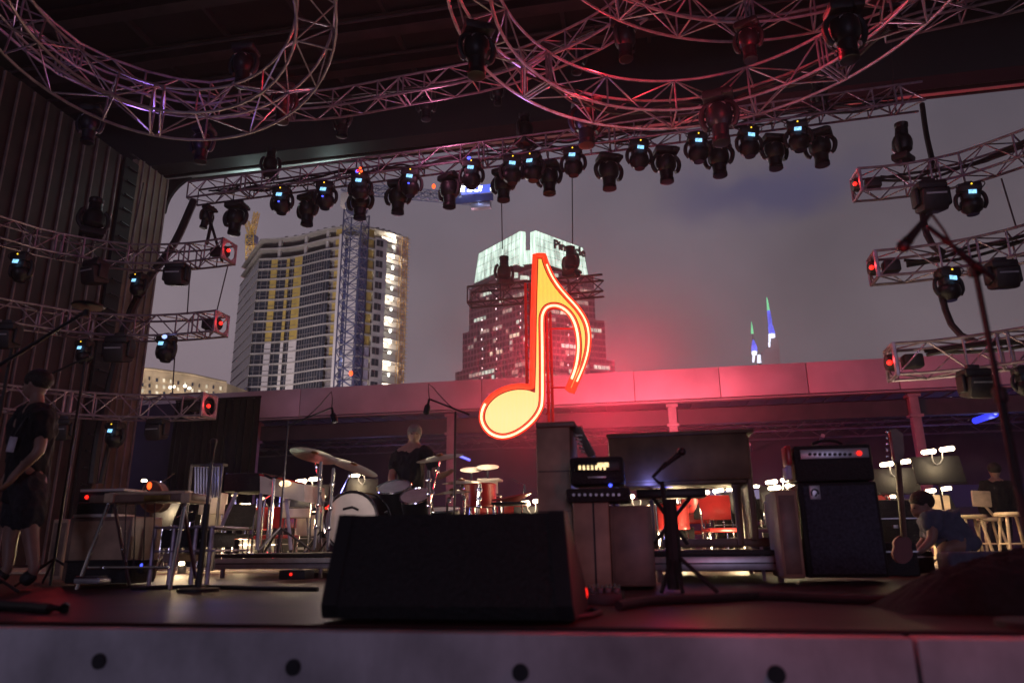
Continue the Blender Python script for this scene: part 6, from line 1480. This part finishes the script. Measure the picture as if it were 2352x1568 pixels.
person('man in black standing with his back turned behind the stools at the right', J, V(2284, 1081), (.1, 1, 0), [('jacket', 'cloth', LONG, .028), ('trousers', 'shorts', PANTS, .02), ('shoe', 'black', SHOE, .016), ('shoe', 'black', SHOE2, .016)], 'hair', .016, Vector((V(2294, 1188).x, Y, 0)))
# crouching man
Y = 7.6
J = dict(pel=(V(2200, 1250), .15), bel=(V(2184, 1226), .145), che=(V(2158, 1200), .155), col=(V(2138, 1185), .10), nck=(V(2130, 1178), .055), hd=(V(2122, 1168), .05),
 shL=(V(2140, 1190, -.18), .065), elL=(V(2142, 1238, -.22), .048), wrL=(V(2118, 1262, -.25), .034), haL=(V(2106, 1268, -.26), .03),
 shR=(V(2136, 1190, .18), .065), elR=(V(2128, 1238, .22), .048), wrR=(V(2104, 1262, .2), .034), haR=(V(2092, 1268, .2), .03),
 hiL=(V(2200, 1256, -.1), .11), knL=(V(2160, 1262, -.14), .078), anL=(V(2196, 1300, -.14), .048), toL=(V(2172, 1308, -.16), .04),
 hiR=(V(2200, 1256, .1), .11), knR=(V(2158, 1258, .14), .078), anR=(V(2194, 1298, .14), .048), toR=(V(2168, 1306, .16), .04))
for k in ('toL', 'toR'): J[k][0].z = .045
for k in ('anL', 'anR'): J[k][0].z = .09
person('man in a pale blue shirt crouching over cases right of the bass cabinet', J, V(2116, 1160), (-1, -.2, -.3), [('shirt', 'shirtlt', SHIRT, .04), ('trousers', 'shorts', PANTS, .02), ('shoe', 'black', SHOE, .016), ('shoe', 'black', SHOE2, .016)], 'hair', .014, Vector((V(2190, 1250).x, Y, 0)))
for k, (px, Yc_, w_, h_, m_, lb_) in enumerate(((2050, 7.2, .34, .28, 'tolex', 'black flight case on the floor right of the bass cabinet'), (2082, 7.9, .4, .2, 'steel', 'flat grey case on the floor before the crouching man'), (2238, 7.0, .5, .2, 'shirtlt', 'pale blue bag lying behind the black covered hump'), (2060, 9.2, .5, .75, 'tolex', 'tall open gear case behind the guitar'), (1780, 8.4, .5, .35, 'steel', 'grey case behind the organ at floor level'))):
    g_ = at(px, 1290, Yc_); t_ = thing('gear_case', lb_, 'case', (g_.x, Yc_, 0), world=True); MB().box((g_.x, Yc_, h_/2), (w_, .3, h_), bev=.04 if m_ == 'shirtlt' else .012, seg=3).build('box', M[m_], t_)
    MB().box((g_.x, Yc_-.155, h_*.6), (.05, .012, .04), bev=.003).build('latch', M['silver'], t_)
    if m_ != 'shirtlt': MB().box((g_.x, Yc_, h_*.72), (w_+.012, .312, .012)).build('lid_seam', M['silver'], t_)
# ---------------------------------------------------------------- stage haze
hz = MB().box((-3, 13.5, 6.8), (52, 34, 17.2)).build('haze', None or bpy.data.materials.new('stage_smoke')); hz['kind'] = 'stuff'
hm = hz.data.materials[0]; hm.use_nodes = True; t = hm.node_tree; t.nodes.clear()
pv_ = t.nodes.new('ShaderNodeVolumePrincipled'); mo = t.nodes.new('ShaderNodeOutputMaterial'); t.links.new(pv_.outputs[0], mo.inputs['Volume'])
pv_.inputs['Color'].default_value = (.9, .88, .92, 1); pv_.inputs['Density'].default_value = .0013; pv_.inputs['Anisotropy'].default_value = .2

sm_ = MB().ell(at(1290, 860, 16.2), (7.4, 4.4, 6.0), 32, 20); so_ = sm_.build('smoke', bpy.data.materials.new('red_lit_smoke')); so_['kind'] = 'stuff'
me_ = so_.data; cc_ = at(1290, 860, 16.2); me_.transform(Matrix.Translation(-cc_)); so_.location = cc_
hm = me_.materials[0]; hm.use_nodes = True; t = hm.node_tree; t.nodes.clear()
pv_ = t.nodes.new('ShaderNodeVolumePrincipled'); mo = t.nodes.new('ShaderNodeOutputMaterial'); t.links.new(pv_.outputs[0], mo.inputs['Volume'])
tcv = t.nodes.new('ShaderNodeTexCoord'); mpv = t.nodes.new('ShaderNodeMapping'); mpv.inputs['Scale'].default_value = (1/7.4, 1/4.4, 1/6.0); t.links.new(tcv.outputs['Object'], mpv.inputs[0])
gv = t.nodes.new('ShaderNodeTexGradient'); gv.gradient_type = 'QUADRATIC_SPHERE'; t.links.new(mpv.outputs[0], gv.inputs[0])
mv = t.nodes.new('ShaderNodeMath'); mv.operation = 'MULTIPLY'; mv.inputs[1].default_value = .14; t.links.new(gv.outputs['Fac'], mv.inputs[0]); t.links.new(mv.outputs[0], pv_.inputs['Density'])
pv_.inputs['Color'].default_value = (.9, .9, .92, 1); pv_.inputs['Anisotropy'].default_value = 0
